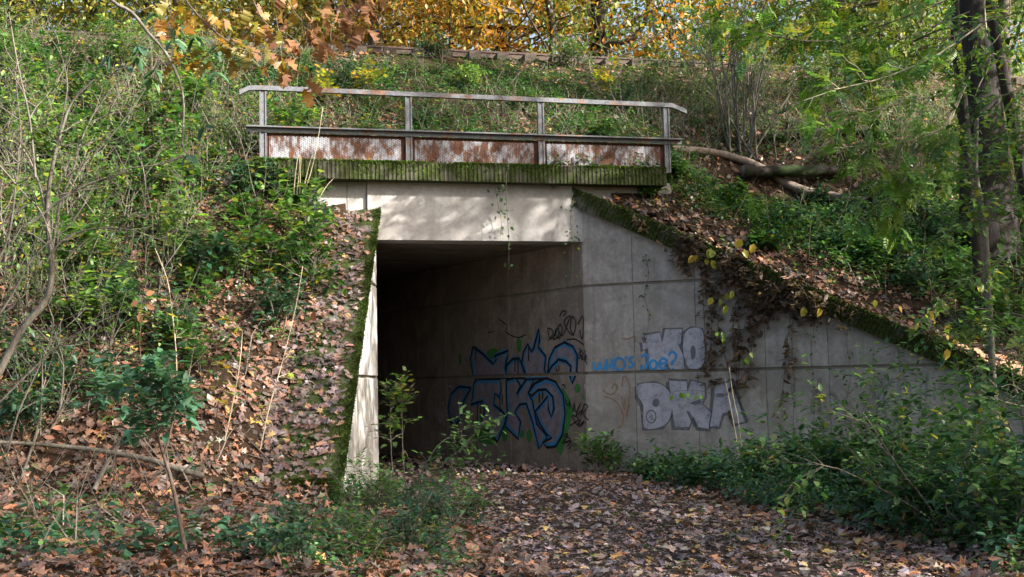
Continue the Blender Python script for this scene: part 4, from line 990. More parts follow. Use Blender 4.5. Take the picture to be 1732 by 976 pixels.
# --- left: grey-stemmed bare shrub in front of the slope
PT = dict(wob=.18, trop=(0, 0, .02), kids=[3, 2, 2], ang=(25, 70), ratio=(.4, .7), step=.12)
t = thing('bare_shrub', 'tangled grey-stemmed shrub with few leaves at the left edge', 'shrub', at_y(-40, 700, 12.5))
stem_px = [([(-30, 680), (0, 627), (37, 557), (82, 500), (87, 430), (82, 398), (81, 334), (92, 266), (108, 208), (123, 171), (160, 134)], .042, .008),
           ([(87, 430), (100, 350), (106, 331), (123, 291), (135, 244), (157, 195), (190, 148)], .016, .006),
           ([(58, 374), (105, 337), (148, 312), (197, 297), (221, 284), (274, 278), (310, 262)], .014, .004),
           ([(82, 400), (75, 346), (61, 297), (40, 254), (0, 223), (-30, 190)], .015, .006),
           ([(92, 266), (109, 180), (114, 140), (106, 100), (96, 60)], .010, .004), ([(-20, 265), (0, 281), (40, 327), (71, 361), (90, 420)], .010, .008),
           ([(-10, 450), (15, 400), (28, 300), (35, 230), (25, 120)], .013, .005), ([(243, 352), (246, 312), (238, 272), (221, 251)], .008, .003),
           ([(80, 440), (111, 402), (166, 386), (221, 389), (270, 405)], .012, .004), ([(-10, 690), (60, 620), (120, 570), (200, 530), (250, 505)], .011, .003),
           ([(10, 780), (30, 700), (75, 600), (90, 540), (60, 470), (70, 420)], .010, .005), ([(-20, 560), (20, 500), (60, 430), (120, 380), (165, 300)], .012, .004), ([(-20, 400), (40, 350), (110, 300), (180, 240), (240, 160)], .010, .004), ([(0, 180), (60, 220), (130, 250), (200, 215)], .008, .003), ([(60, 300), (50, 200), (30, 110), (15, 20)], .012, .005)]
lf_paths = []
for i, (L_, a_, b_) in enumerate(stem_px):
    pth = px_path(L_, 12.2 + .25 * math.sin(i * 2.1), a_, b_); tw = twigs(pth, 9 if i else 12, .42, .006, PT, 1, 2, .3); lf_paths += tw
    link('stem', tubes_mesh('stem', [pth] + [(p_, r_) for p_, r_, l_ in tw], 6), MAT['twig'], t)
add_leaves(t, lf_paths, dict(tmpl=OVATE, pal=PAL_FRESH + PAL_GREEN, size=(.04, .075), sp=.20, lmin=2, per=1))

# --- left: hanging branch with long green leaves (top left)
t = thing('leafy_branch', 'drooping branch with whorls of long blue-green leaves at the top left', 'branch', at_y(188, 0, 9.0))
mains = [([(150, -60), (188, 0), (223, 21), (251, 56), (279, 87), (300, 129), (310, 164), (310, 209), (308, 244), (318, 262)], .017, .005), ([(251, 56), (270, 40), (300, 46), (335, 62), (372, 76)], .005, .002), ([(279, 87), (310, 96), (345, 108), (368, 120)], .005, .002),
         ([(265, 72), (245, 80), (232, 95)], .004, .002), ([(279, 87), (262, 110), (255, 130)], .004, .002), ([(223, 21), (260, 10), (300, -10)], .006, .003), ([(300, 129), (275, 118), (262, 125)], .004, .002), ([(190, 120), (215, 112), (245, 95)], .003, .002), ([(310, 164), (335, 180), (345, 215)], .003, .002)]
for L_, a_, b_ in mains: link('twig', tubes_mesh('twig', [px_path(L_, 9.0, a_, b_)], 6), MAT['twig'], t)
ms = [leafobj(T_ovate(c_, w_), col, 'leaf') for c_, w_ in ((.2, .2), (.35, .18), (.05, .22)) for col in ((.06, .14, .075), (.09, .18, .09), (.045, .10, .04), (.12, .22, .08))]
Q, Ax = [], []
for cx_, cy_, n in ((292, 68, 6), (330, 62, 6), (368, 78, 6), (262, 118, 6), (345, 108, 5), (366, 122, 6), (240, 78, 5), (255, 132, 5), (300, 46, 4), (232, 96, 4), (262, 22, 4), (215, 112, 3), (345, 214, 3), (318, 262, 3), (185, 95, 4)):
    c_ = at_y(cx_, cy_, 9.0 + rnd.uniform(-.15, .15))
    for k_ in range(n):
        a_ = rnd.uniform(0, 6.28); Q.append(c_); Ax.append([math.cos(a_), .6 * math.sin(a_), rnd.uniform(-1.0, -.1)])
Q, Ax = A(Q), A(Ax); place_leaves(t, Q, frames(Ax, A([0, -.4, 1.0]) + unit(len(Q)) * .4), rng.uniform(.09, .15, len(Q)), ms)

# --- orange oak branch (top centre-left)
t = thing('oak_branch', 'overhanging oak branch with lobed orange and yellow-green leaves', 'branch', at_y(314, 0, 8.5))
ob = [([(290, -40), (314, 0), (337, 28), (365, 55), (383, 68), (403, 82), (431, 88), (455, 96)], .008, .003), ([(410, -40), (433, 11), (446, 35), (471, 57), (500, 72)], .007, .002), ([(470, -40), (490, 7), (510, 35), (528, 53), (548, 80)], .006, .002), ([(560, -40), (575, -5), (590, 25), (598, 48)], .006, .002),
      ([(383, 68), (360, 88), (330, 92), (306, 86)], .004, .002), ([(431, 88), (470, 100), (498, 110), (506, 130)], .004, .002), ([(365, 55), (390, 40), (420, 45)], .004, .002), ([(510, 35), (545, 40), (565, 60)], .004, .002), ([(640, -40), (620, 5), (600, 35)], .005, .002), ([(280, -30), (290, 10), (285, 40)], .004, .002)]
paths_ob = []
for L_, a_, b_ in ob:
    pth = px_path(L_, 8.5 + rnd.uniform(-.3, .3), a_, b_); paths_ob.append((pth[0], pth[1], 1)); link('twig', tubes_mesh('twig', [pth], 6), MAT['twigb'], t)
Q, Dv = anchors(paths_ob, 1, .075, .3); Q, fr = leaf_set(Q, Dv, 3, .7, -.45, .05, .9)
px_, _, _ = project(Q)
m_or = [leafobj(tm, c_, 'dry') for tm in OAKL for c_ in ((.30, .10, .016), (.24, .075, .014), (.34, .145, .025))]
m_yl = [leafobj(tm, c_, 'leaf') for tm in OAKL for c_ in ((.26, .16, .025), (.20, .17, .03), (.30, .145, .025))]
k_ = px_ > 470 + rng.normal(0, 60, len(Q)); sz = rng.uniform(.08, .155, len(Q))
place_leaves(t, Q[k_][:150], fr[k_][:150], sz[k_], m_or); place_leaves(t, Q[~k_][:150], fr[~k_][:150], sz[~k_], m_yl)

# --- sapling with blue-green leaves, lower left
b = spot(316, 940); t = thing('sapling', 'forked sapling with dense blue-green leaves at the lower left', 'sapling', b)
Y0 = b[1]; sp1 = px_path([(316, 945), (306, 892), (291, 816), (277, 771), (261, 719), (250, 690), (225, 655)], Y0, .02, .006); sp2 = px_path([(277, 771), (288, 730), (296, 698), (305, 660)], Y0 - .05, .010, .005)
tw = twigs((sp1[0][-9:], sp1[1][-9:]), 12, .34, .005, PT, 1, 2, .1) + twigs((sp2[0][-5:], sp2[1][-5:]), 9, .32, .005, PT, 1, 2, .1)
link('stem', tubes_mesh('stem', [sp1], 7), MAT['twigb'], t); link('stem', tubes_mesh('stem', [sp2] + [(p_, r_) for p_, r_, l_ in tw], 6), MAT['twigb'], t)
add_leaves(t, tw, dict(tmpl=OVATE, pal=[(5, (.055, .145, .085)), (4, (.08, .18, .11)), (2, (.11, .22, .12))], size=(.06, .12), sp=.032, lmin=1, per=2, flat=.3, droop=0))
# beech sprig with four orange leaves
t = thing('beech_sprig', 'thin twig with four orange beech leaves above the blue-green sapling', 'twig', at_y(240, 520, 10.8))
link('stem', tubes_mesh('stem', [px_path([(243, 640), (236, 580), (240, 530), (236, 495)], 10.8, .004, .002)], 5), MAT['twigb'], t)
Q = A([at_y(x_, y_, 10.8) for x_, y_ in ((234, 503), (246, 493), (247, 510), (236, 525))]); place_leaves(t, Q - A([0, 0, .03]), frames(A([(-.3, 0, -.2), (.5, 0, .2), (.6, 0, -.3), (.1, 0, -.9)], float), A([0, -1.0, .3]) + unit(4) * .2), A([.085] * 4), [leafobj(T_ovate(.1, .3), (.42, .17, .05), 'dry')])

# --- sticks lying on the left bank
def stick(name, label, L_, r0, r1, mat='twigb', cat='branch', tw_=0, lift=.06, group=None):
    P_ = [spot(x_, y_) + A([0, 0, lift]) for x_, y_ in L_]; P_ = A(catmull(P_, False, 3)); t = thing(name, label, cat, P_[0], group)
    pth = (P_, np.linspace(r0, r1, len(P_))); link('stem', tubes_mesh('stem', [pth], 8), MAT[mat], t)
    for k_ in range(tw_): link('twig', tubes_mesh('twig', [(a_, b_) for a_, b_, c_ in twigs(pth, 1, .5, .008, PT, 1, 2, .3)], 5), MAT[mat], t)
    return t
stick('fallen_branch', 'long fallen branch lying across the leaves at the lower left', [(-30, 775), (60, 778), (140, 783), (200, 793), (255, 806), (300, 818), (345, 829)], .02, .04, 'twig', 'branch', 7, .16)
stick('dead_stick', 'short pale broken stick standing under the fallen branch', [(185, 795), (172, 822), (158, 850)], .022, .03, 'twig', 'stick', 0, .12)
stick('dead_stick', 'grey stick leaning among leaves left of the broken stick', [(70, 720), (55, 770), (35, 830)], .02, .016, 'twig', 'stick', 2, .1)
stick('dead_stick', 'thin curved stick near the bottom left edge', [(0, 945), (60, 900), (130, 873), (200, 862), (270, 880)], .009, .006, 'twig', 'stick', 3, .07)
stick('dead_stick', 'dark thin stick beside the mossy coping end', [(400, 735), (430, 765), (455, 790)], .012, .01, 'twigb', 'stick', 2)
stick('dead_stick', 'grey stick in the weeds left of the path', [(560, 900), (640, 925), (700, 955)], .012, .008, 'twigb', 'stick', 4)
stick('dead_stick', 'pale stick pointing to the foot of the left wing wall', [(470, 850), (530, 830), (575, 805)], .012, .008, 'twig', 'stick', 4)

# --- straight pale canes with yellow maple leaves on the left slope
for L_, lb in (([(440, 760), (455, 690), (478, 610), (500, 520), (512, 450)], 'tall straight cane with yellow-green leaves before the left coping'), ([(380, 745), (392, 690), (405, 620), (410, 560)], 'pale cane with yellow leaves on the left slope'), ([(300, 700), (298, 600), (290, 520), (282, 470), (262, 420)], 'thin pale cane with light green leaves on the left slope')):
    b = spot(*L_[0]); t = thing('cane', lb, 'sapling', b); pth = px_path(L_, b[1] - .1, .010, .004); tw = twigs(pth, 7, .3, .004, PT, 1, 1, 0)
    link('stem', tubes_mesh('stem', [pth] + [(p_, r_) for p_, r_, l_ in tw], 5), MAT['straw'], t); lf = dict(LF_Y if 'yellow' in lb else LF_M); add_leaves(t, tw, lf)
# --- maple saplings behind the railing
for (x_, y_), lb, lf in (((560, 180), 'yellow-green maple sapling behind the railing, left post', LF_Y), ((480, 245), 'green maple sapling behind the left railing panel', LF_M), ((620, 170), 'yellow maple sapling above the railing', LF_Y), ((1030, 170), 'small sapling with yellow leaves above the railing right half', LF_Y)):
    shrub('maple_sapling', lb, 'sapling', spot(x_, y_), 3, .55, .45, lf)
# --- dry grass canes left of the ledge
t = thing('grass_tuft', 'pale dry canes standing before the left end of the ledge', 'grass tuft', spot(510, 345))
for L_ in ([(497, 330), (499, 300), (503, 270), (506, 262)], [(502, 330), (506, 290), (507, 262)], [(507, 328), (508, 290), (509, 265)], [(513, 322), (520, 290), (528, 262)], [(516, 322), (530, 275), (541, 215), (546, 180)], [(540, 335), (552, 315), (563, 303)]):
    link('blade', tubes_mesh('blade', [px_path(L_, 19.3, .009, .005)], 5), MAT['straw'], t)

# --- bush before the left wing wall
b = spot(690, 850); Yb = b[1]
t = thing('maple_sapling', 'young maple with layered leaves before the dark tunnel mouth', 'sapling', b)
allp = []
for L_ in ([(690, 850), (682, 780), (680, 710), (676, 640)], [(668, 850), (662, 770), (660, 700), (664, 655)]):
    pth = px_path(L_, Yb, .009, .004); tw = twigs((pth[0][3:], pth[1][3:]), 22, .26, .004, PT, 1, 1, 0); allp += tw; link('stem', tubes_mesh('stem', [pth] + [(p_, r_) for p_, r_, l_ in tw], 5), MAT['twig'], t)
add_leaves(t, allp, dict(LF_M, sp=.045, size=(.07, .125), pal=[(4, (.09, .18, .03)), (3, (.13, .23, .04)), (1, (.3, .28, .05)), (1, (.2, .15, .1))]))
t = thing('dogwood_bush', 'arching shrub with oval green leaves at the tunnel mouth', 'shrub', spot(680, 880)); allp = []; Yb -= .5
for L_ in ([(680, 880), (720, 820), (755, 780), (800, 745), (830, 735)], [(690, 885), (735, 830), (775, 800), (815, 790)], [(670, 880), (700, 830), (735, 760), (780, 728), (815, 722)], [(660, 885), (640, 830), (600, 790)], [(680, 900), (740, 870), (800, 850)], [(650, 890), (600, 850), (560, 850)]):
    pth = px_path(L_, Yb, .009, .003); tw = twigs(pth, 18, .32, .004, PT, 1, 1, .3); allp += tw + [(pth[0], pth[1], 1)]; link('stem', tubes_mesh('stem', [pth] + [(p_, r_) for p_, r_, l_ in tw], 5), MAT['twig'], t)
add_leaves(t, allp, dict(LF_G, sp=.045, size=(.06, .115), pal=[(4, (.07, .15, .05)), (3, (.1, .2, .06)), (2, (.14, .25, .08)), (.6, (.25, .2, .18))]))
for i, (x_, y_, lb) in enumerate(((620, 880, 'low leafy bush at the foot of the left wing wall'), (750, 900, 'low leafy bush at the left edge of the path'), (600, 950, 'weedy bush at the bottom centre left'), (690, 930, 'small weedy bush between verge and path'), (790, 880, 'low green bush spilling onto the path'), (520, 960, 'low dark leaved bush at the bottom left of the verge'))):
    shrub('bush', lb, 'bush', spot(x_, y_), 8, .48 if i < 2 else .34, 1.0, dict(LF_G if i % 2 == 0 else LF_C, size=(.045, .08), sp=.065))

# --- right: bramble and bushes along the wing wall
for i, (x_, y_, H, lb, lf) in enumerate(((1015, 800, .5, 'leafy bush at the tunnel corner on the right', LF_G), (1110, 812, .35, 'low bramble at the wall under the silver letters', LF_C), (1190, 822, .45, 'bramble bush beside the pale stalks', LF_C), (1290, 815, .55, 'bramble bush climbing the wing wall', LF_C), (1360, 800, .55, 'bramble bush below the hanging withered stems', LF_C),
        (1440, 830, .6, 'leafy bush at the wing wall right of the brambles', LF_G), (1520, 820, .7, 'dense leafy bush before the wing wall', LF_G), (1600, 840, .8, 'dense bush at the low end of the wing wall', LF_C), (1680, 850, .85, 'tall bush at the right edge before the wall', LF_G), (1480, 880, .5, 'low bush on the right verge', LF_C), (1580, 900, .55, 'low dark bush on the right verge', LF_C), (1700, 920, .55, 'dark bush at the lower right edge', LF_C), (1640, 880, .6, 'bush with arching shoots on the right verge', LF_G), (1730, 880, .8, 'bush cut off by the right picture edge', LF_C), (1400, 850, .4, 'small bush at the path side', LF_C), (930, 785, .2, 'small seedlings at the foot of the tunnel wall', LF_C))):
    shrub('bush', lb, 'bush', spot(x_, y_), 7, H, .95, dict(lf, sp=.065, size=(.05, .14), pal=lf['pal'] + PAL_FRESH[:2] if i % 2 else lf['pal'] + PAL_GREEN[:2]))
PA = dict(wob=.08, trop=(0, 0, -.05), kids=[6, 3], ang=(25, 55), ratio=(.3, .5), step=.14)
for x_, y_, Yd, H, dirs, lb in ((1600, 900, None, 1.5, [(-.8, -.2, 1), (-.4, .2, 1), (-1.1, 0, .8), (.2, -.2, 1)], 'arching shrub with light green leaves over the low wall end'), (1745, 800, None, 1.7, [(-.6, -.3, 1), (-.9, .1, .9), (-.3, 0, 1.1)], 'tall shrub with light leaves leaning in from the right edge')):
    b = spot(min(x_, 1900), y_); plant('shrub', lb, 'shrub', b, [(V3(*q_), H * rnd.uniform(.8, 1.1), .012) for q_ in dirs], PA, 2, dict(LF_G, sp=.055, size=(.06, .10), pal=PAL_FRESH + PAL_GREEN), 'twig')
# leafy boughs on the right edge (ash and dogwood)
def bough(name, label, cat, lines, Y, r0, leaf, n_tw, L_tw, mat='twig', maxl=2, parent=None):
    t = thing(name, label, cat, at_y(lines[0][0][0], lines[0][0][1], Y)); allp = []
    for L_ in lines:
        pth = px_path(L_, Y + rnd.uniform(-.5, .5), r0, r0 * .3); tw = twigs(pth, n_tw, L_tw, r0 * .5, PT, 1, maxl, -.1); allp += tw
        link('limb', tubes_mesh('limb', [pth] + [(p_, r_) for p_, r_, l_ in tw], 5), MAT[mat], t)
    add_leaves(t, allp, leaf); return t
LF_P = dict(tmpl=PINN, pal=[(5, (.14, .26, .04)), (4, (.09, .19, .035)), (4, (.21, .31, .05)), (2, (.05, .13, .04))], size=(.20, .33), sp=.085, lmin=1, per=1, fwd=.8, droop=-.35, flat=.35)
bough('ash_branch', 'drooping branch with pinnate green leaves before the dark log hollow', 'branch', [[(1640, 120), (1610, 190), (1590, 220), (1530, 240), (1470, 245), (1420, 250)], [(1640, 130), (1605, 210), (1580, 260), (1530, 290), (1480, 300)], [(1660, 40), (1590, 90), (1500, 130), (1420, 150), (1360, 170)], [(1610, 230), (1560, 270), (1510, 330), (1490, 360)], [(1605, 160), (1540, 170), (1470, 190), (1400, 215)]], 16.5, .014, LF_P, 13, .6, 'straw', 1)
bough('ash_branch', 'high branch with pinnate leaves against the sky at the top right', 'branch', [[(1700, -60), (1600, 0), (1500, 40), (1400, 70), (1300, 60)], [(1640, -60), (1560, -20), (1450, 10), (1340, 20)], [(1720, 0), (1640, 50), (1560, 80), (1480, 110)], [(1500, -60), (1420, -20), (1330, -10), (1240, 20)], [(1640, 20), (1540, 60), (1450, 95), (1380, 120)]], 18.0, .015, dict(LF_P, pal=LF_P['pal'] + [(2, (.35, .32, .05))]), 20, .8, 'twigb', 1)
bough('dogwood_branch', 'branch with broad light green leaves entering from the right edge', 'branch', [[(1760, 330), (1700, 300), (1650, 290), (1610, 285)], [(1760, 420), (1700, 380), (1650, 370), (1590, 400)], [(1770, 250), (1720, 220), (1690, 230)], [(1760, 480), (1700, 450), (1640, 470), (1580, 520)], [(1760, 540), (1690, 530), (1640, 560)], [(1780, 380), (1720, 340), (1680, 345)]], 13.2, .008, dict(LF_G, pal=PAL_FRESH, size=(.07, .12), sp=.05), 26, .42, 'twig', 1)
bough('dogwood_branch', 'branch with small green leaves above the low wall end', 'branch', [[(1780, 640), (1700, 560), (1640, 540), (1570, 560)], [(1780, 600), (1720, 590), (1660, 620), (1600, 630), (1530, 610)], [(1780, 680), (1700, 640), (1600, 650), (1500, 640), (1440, 660)], [(1760, 720), (1680, 690), (1580, 700), (1490, 720)]], 14.0, .008, dict(LF_G, size=(.06, .10), sp=.05), 26, .46, 'twig', 1)
bough('dogwood_branch', 'leafy branch hanging before the old oak trunk', 'branch', [[(1770, 60), (1720, 80), (1660, 110), (1610, 150)], [(1770, 140), (1700, 160), (1640, 200), (1600, 250)], [(1770, 10), (1690, 30), (1620, 50)], [(1770, 220), (1710, 230), (1650, 260), (1610, 310)]], 15.6, .008, dict(LF_G, pal=PAL_FRESH + PAL_GREEN, size=(.07, .13), sp=.06), 22, .5, 'twig', 1)
t = thing('bare_twigs', 'pale bare twigs fanning out at the right edge', 'twig', at_y(1760, 700, 12.5))
for L_ in ([(1770, 660), (1720, 668), (1690, 690), (1640, 705)], [(1740, 668), (1710, 650), (1690, 655), (1672, 640)], [(1750, 690), (1700, 680), (1660, 660)], [(1725, 670), (1715, 650), (1712, 630)], [(1690, 700), (1650, 735), (1615, 720)]):
    link('twig', tubes_mesh('twig', [px_path(L_, 12.5, .006, .002)], 5), MAT['straw'], t)
t = thing('yellow_sprig', 'hanging twig with a cluster of pale yellow leaves at the right edge', 'twig', at_y(1695, 660, 12.4))
link('stem', tubes_mesh('stem', [px_path([(1720, 655), (1700, 680), (1695, 720)], 12.4, .004, .002)], 5), MAT['twig'], t)
Q = A([at_y(1695 + rnd.uniform(-8, 8), 695 + 7 * i, 12.4) for i in range(7)]); place_leaves(t, Q, frames(A([(rnd.uniform(-1, 1), 0, -.7) for i in range(7)]), A([0, -1.0, .3]) + unit(7) * .3), A([.075] * 7), [leafobj(T_ovate(.1, .28), (.5, .48, .14), 'leaf')])

# --- tall pale stalks before the wing wall
t = thing('dry_stalks', 'three tall pale dry stalks before the silver graffiti', 'stalk', spot(1255, 815))
for L_ in ([(1253, 812), (1245, 740), (1236, 690), (1226, 640)], [(1258, 800), (1250, 720), (1240, 670), (1233, 620)], [(1256, 825), (1250, 770), (1241, 715)]): link('stalk', tubes_mesh('stalk', [px_path(L_, 18.6, .010, .005)], 5), MAT['straw'], t)

# --- withered climber, yellow leaves and green strands on the wing wall
def wall_pt(px, py, off=.06): return on_plane(px, py, RC - wn * off, wn)
t = thing('withered_climber', 'withered brown climber hanging over the right wing wall', 'climber', wall_pt(1230, 420, .15)); Qd, Dd = [], []
strand = [[(1175, 405), (1185, 450), (1190, 520), (1194, 600), (1192, 640)], [(1190, 420), (1196, 470), (1204, 530), (1200, 600), (1190, 625)], [(1235, 440), (1245, 500), (1240, 560), (1246, 640), (1238, 690)], [(1255, 450), (1268, 500), (1258, 560), (1250, 620), (1248, 680)], [(1270, 455), (1275, 500), (1272, 560), (1270, 640)], [(1330, 495), (1335, 540), (1330, 590), (1325, 650), (1318, 690)], [(1300, 480), (1302, 510), (1290, 540)], [(1215, 430), (1222, 490), (1214, 560), (1232, 620), (1236, 660)]]
for k_ in range(9):
    x_ = rnd.uniform(1140, 1400); y_ = 405 + (x_ - 1170) * .46; strand.append([(x_ + rnd.uniform(-14, 14), y_ + f_ * rnd.uniform(.85, 1.1)) for f_ in (0, 30, 60, 100)][:rnd.choice((2, 3, 4))])
for L_ in strand:
    P_ = A(catmull([wall_pt(x_, y_, .15 if i == 0 else .07) for i, (x_, y_) in enumerate(L_)], False, 5)); link('strand', tubes_mesh('strand', [(P_, np.full(len(P_), .005))], 4), MAT['twigb'], t)
    c_ = rnd.choice((5, 8, 12)); 
    for k_ in range(c_ * 8): i = min(len(P_) - 1, int(abs(rnd.gauss(.45, .28)) * len(P_))); Qd.append(P_[i] + A([rnd.gauss(0, .045), rnd.gauss(0, .025) - .03, rnd.gauss(0, .06)]))
for k_ in range(110):
    s_ = rnd.uniform(1.0, 4.6); Qd.append(RC + wd * s_ - wn * rnd.uniform(.13, .22) + up3 * (WTOP[1] - WTOP[0] * s_ + rnd.uniform(-.42, .06) * (1 if wob(s_ * 2.0, s_) > -.3 else .3)))
Qd = A(Qd); n = len(Qd); ax = unit(n) * .5 + A([0, 0, -1.0])
scatter('dry_leaves', [T_oak(.9, 2.5, 61), T_ovate(.9, .2), T_oak(1.4, 2.0, 62)], Qd, frames(ax, unit(n)), rng.uniform(.07, .16, n), pick([(5, (.10, .055, .035)), (4, (.16, .085, .055)), (3, (.055, .032, .024)), (1, (.28, .16, .1))], n), MAT['dry'], t)
t = thing('yellow_leaved_shoot', 'shoots with pale yellow leaves along the right coping', 'shrub', wall_pt(1200, 420, .2))
yl = [(1174, 432), (1183, 432), (1194, 437), (1203, 440), (1203, 420), (1208, 423), (1255, 405), (1258, 422), (1275, 412), (1205, 503), (1217, 505), (1230, 496), (1228, 515), (1240, 492), (1362, 520), (1378, 508), (1580, 541), (1598, 558), (1608, 548), (1618, 572), (1545, 552), (1548, 542), (1585, 520), (1568, 526), (1660, 547), (1656, 480), (1602, 590), (1388, 520), (1520, 518), (1480, 507)]
for a_, b_ in (((1150, 400), (1205, 425)), ((1240, 400), (1270, 415)), ((1190, 470), (1225, 500)), ((1560, 590), (1600, 540)), ((1350, 480), (1370, 515))):
    link('stem', tubes_mesh('stem', [px_path([a_, ((a_[0] + b_[0]) / 2, (a_[1] + b_[1]) / 2 - 6), b_], float(wall_pt(*b_, .25)[1]), .004, .002)], 4), MAT['twigb'], t)
Q = A([wall_pt(x_, y_, .22) for x_, y_ in yl]); n = len(Q); place_leaves(t, Q, frames(A([(rnd.uniform(-.8, .8), rnd.uniform(-.3, .3), -1) for i in yl], float), A([.5, -1.0, .5]) + unit(n) * .5), rng.uniform(.12, .18, n), [leafobj(T_ovate(.15, .36), c_, 'leaf') for c_ in ((.55, .47, .08), (.5, .36, .06), (.38, .42, .08))])
t = thing('green_shoot', 'thin shoot with bright green leaves before the silver letters', 'twig', wall_pt(1200, 670, .3))
link('stem', tubes_mesh('stem', [(A(catmull([wall_pt(1140, 662, .3), wall_pt(1170, 660, .32), wall_pt(1200, 664, .3), wall_pt(1225, 672, .28)], False, 4)), np.full(13, .003))], 4), MAT['twigb'], t)
Q = A([wall_pt(x_, y_, .32) for x_, y_ in ((1138, 668), (1150, 664), (1155, 665), (1162, 664), (1178, 668), (1184, 668), (1212, 560), (1220, 562), (1222, 570), (1268, 596), (1254, 608), (1262, 604))]); n = len(Q); place_leaves(t, Q, frames(A([(rnd.uniform(-.8, .8), 0, -1) for i in range(n)], float), A([.3, -1.0, .5]) + unit(n) * .4), rng.uniform(.09, .13, n), [leafobj(T_ovate(.15, .33), c_, 'leaf') for c_ in ((.2, .36, .06), (.14, .27, .05), (.28, .4, .08))])
def ivy(label, L_, plane, n, size, pal=PAL_GREEN, spread=.06, off=.05):
    P_ = A(catmull([on_plane(x_, y_, plane[0] - plane[1] * off, plane[1]) for x_, y_ in L_], False, 6)); t = thing('ivy_strand', label, 'ivy', P_[0])
    link('strand', tubes_mesh('strand', [(P_, np.full(len(P_), .004))], 4), MAT['twig'], t)
    i = rng.integers(0, len(P_), n); Q = P_[i] + rng.normal(0, spread, (n, 3)) * A([1, .3, 1]); ax = unit(n) + A([0, -.3, -.5])
    scatter('foliage', OVATE, Q, frames(ax, A([0, -1.0, .4]) + unit(n) * .4), rng.uniform(*size, n), pick(pal, n), MAT['leaf'], t)
hpl = (RC, hn)
ivy('green strand hanging over the lintel and the dark opening', [(857, 290), (856, 330), (858, 360), (860, 400), (861, 456)], hpl, 20, (.05, .09), off=.3)
ivy('ivy strand hanging at the lintel corner', [(968, 330), (965, 370), (968, 400), (969, 440), (966, 485)], hpl, 46, (.035, .07), off=.16)
ivy('short leafy strand at the right end of the lintel', [(838, 318), (842, 345), (848, 375), (846, 400)], hpl, 14, (.05, .08), off=.12)
wpl = (RC, wn)
for x_, y0_, y1_, n, lb in ((1095, 430, 570, 26, 'thin ivy strand on the wing wall above the blue words'), (1375, 540, 740, 26, 'thin ivy strand right of the withered climber'), (1436, 530, 740, 44, 'leafy ivy strand hanging from the coping past the joint'), (1480, 590, 690, 18, 'short ivy strand near the teal strokes'), (1345, 520, 760, 16, 'sparse ivy strand left of the leafy one')):
    ivy(lb, [(x_ + rnd.uniform(-6, 6), y_) for y_ in np.linspace(y0_, y1_, 5)], wpl, n, (.035, .065), PAL_COOL + PAL_GREEN, .035)
# trailing plants on the ledge
P = A([hp(rnd.uniform(-.6, 1.4), -.2 + rnd.gauss(0, .05), 5.2) for i in range(46)])
herbs('undergrowth', 'trailing bramble leaves on the right part of the ledge', P, PAL_GREEN + PAL_COOL + [(2, (.25, .13, .06))], (.05, .3), .12, 7, (.05, .09), OVATE)

for x_, y_, H, lb, lf in ((425, 330, .45, 'bramble bush covering the left end of the ledge', LF_C), (490, 345, .38, 'small bramble below the left end of the ledge', LF_G), (1130, 300, .3, 'bramble spilling over the right end of the ledge', LF_G), (1090, 330, .2, 'low green sprigs at the top of the right coping', LF_G), (1230, 345, .35, 'green bush on the right slope below the fallen trunk', LF_G), (1330, 390, .35, 'dark bramble bush on the right slope above the coping', LF_C), (1420, 420, .4, 'leafy bramble mound in the middle of the right slope', LF_C), (1500, 450, .4, 'bramble bush right of the slope middle', LF_G), (1560, 490, .45, 'bramble bush before the oak trunk', LF_C), (1630, 500, .5, 'green bush under the leafy branches at the right', LF_G), (1480, 390, .45, 'dark bush at the lower end of the fallen trunk', LF_C), (1590, 420, .5, 'dark bush at the foot of the oak', LF_C), (1690, 560, .5, 'bush at the right end of the slope', LF_G), (1380, 350, .3, 'low plants beside the fallen trunk', LF_C), (1290, 420, .22, 'small green plant among the litter above the wall', LF_G)):
    shrub('bramble', lb, 'bush', spot(x_, y_), 8, H, 1.2, dict(lf, sp=.055))
# --- bare many-stemmed shrub right of the railing
b = spot(1255, 265); fan = []
for x_, y_ in ((1130, 60), (1165, 90), (1190, 40), (1215, 70), (1235, 30), (1250, 60), (1262, 20), (1280, 50), (1300, 90), (1320, 70), (1345, 120), (1205, 120), (1225, 100), (1270, 110)):
    tp = at_y(x_, y_, b[1] + rnd.uniform(-.2, .5)); st_ = b + A([rnd.uniform(-.3, .3), rnd.uniform(-.15, .15), -.1]); dv_ = tp - st_; fan.append((dv_, float(np.linalg.norm(dv_)), rnd.uniform(.016, .03), tuple(st_ - b)))
plant('bare_shrub', 'leafless many-stemmed shrub on the bank right of the railing', 'shrub', b, fan, dict(wob=.05, trop=(0, 0, .01), kids=[5, 3, 2], ang=(15, 45), ratio=(.3, .5), step=.25, **{'from': .4}), 2, dict(tmpl=OVATE, pal=PAL_FRESH, size=(.04, .07), sp=.5, lmin=2), 'twig')
b = spot(1310, 300); fan = []
for x_, y_ in ((1400, 180), (1370, 150), (1430, 200), (1340, 160), (1450, 230), (1390, 230)):
    tp = at_y(x_, y_, b[1] - rnd.uniform(0, .4)); dv_ = tp - b; fan.append((dv_, float(np.linalg.norm(dv_)), rnd.uniform(.008, .014)))
plant('bare_shrub', 'sprawling bare shrub before the dark log hollow', 'shrub', b, fan, dict(wob=.09, trop=(0, 0, -.01), kids=[5, 3], ang=(20, 55), ratio=(.3, .5), step=.2), 2, None, 'twig')

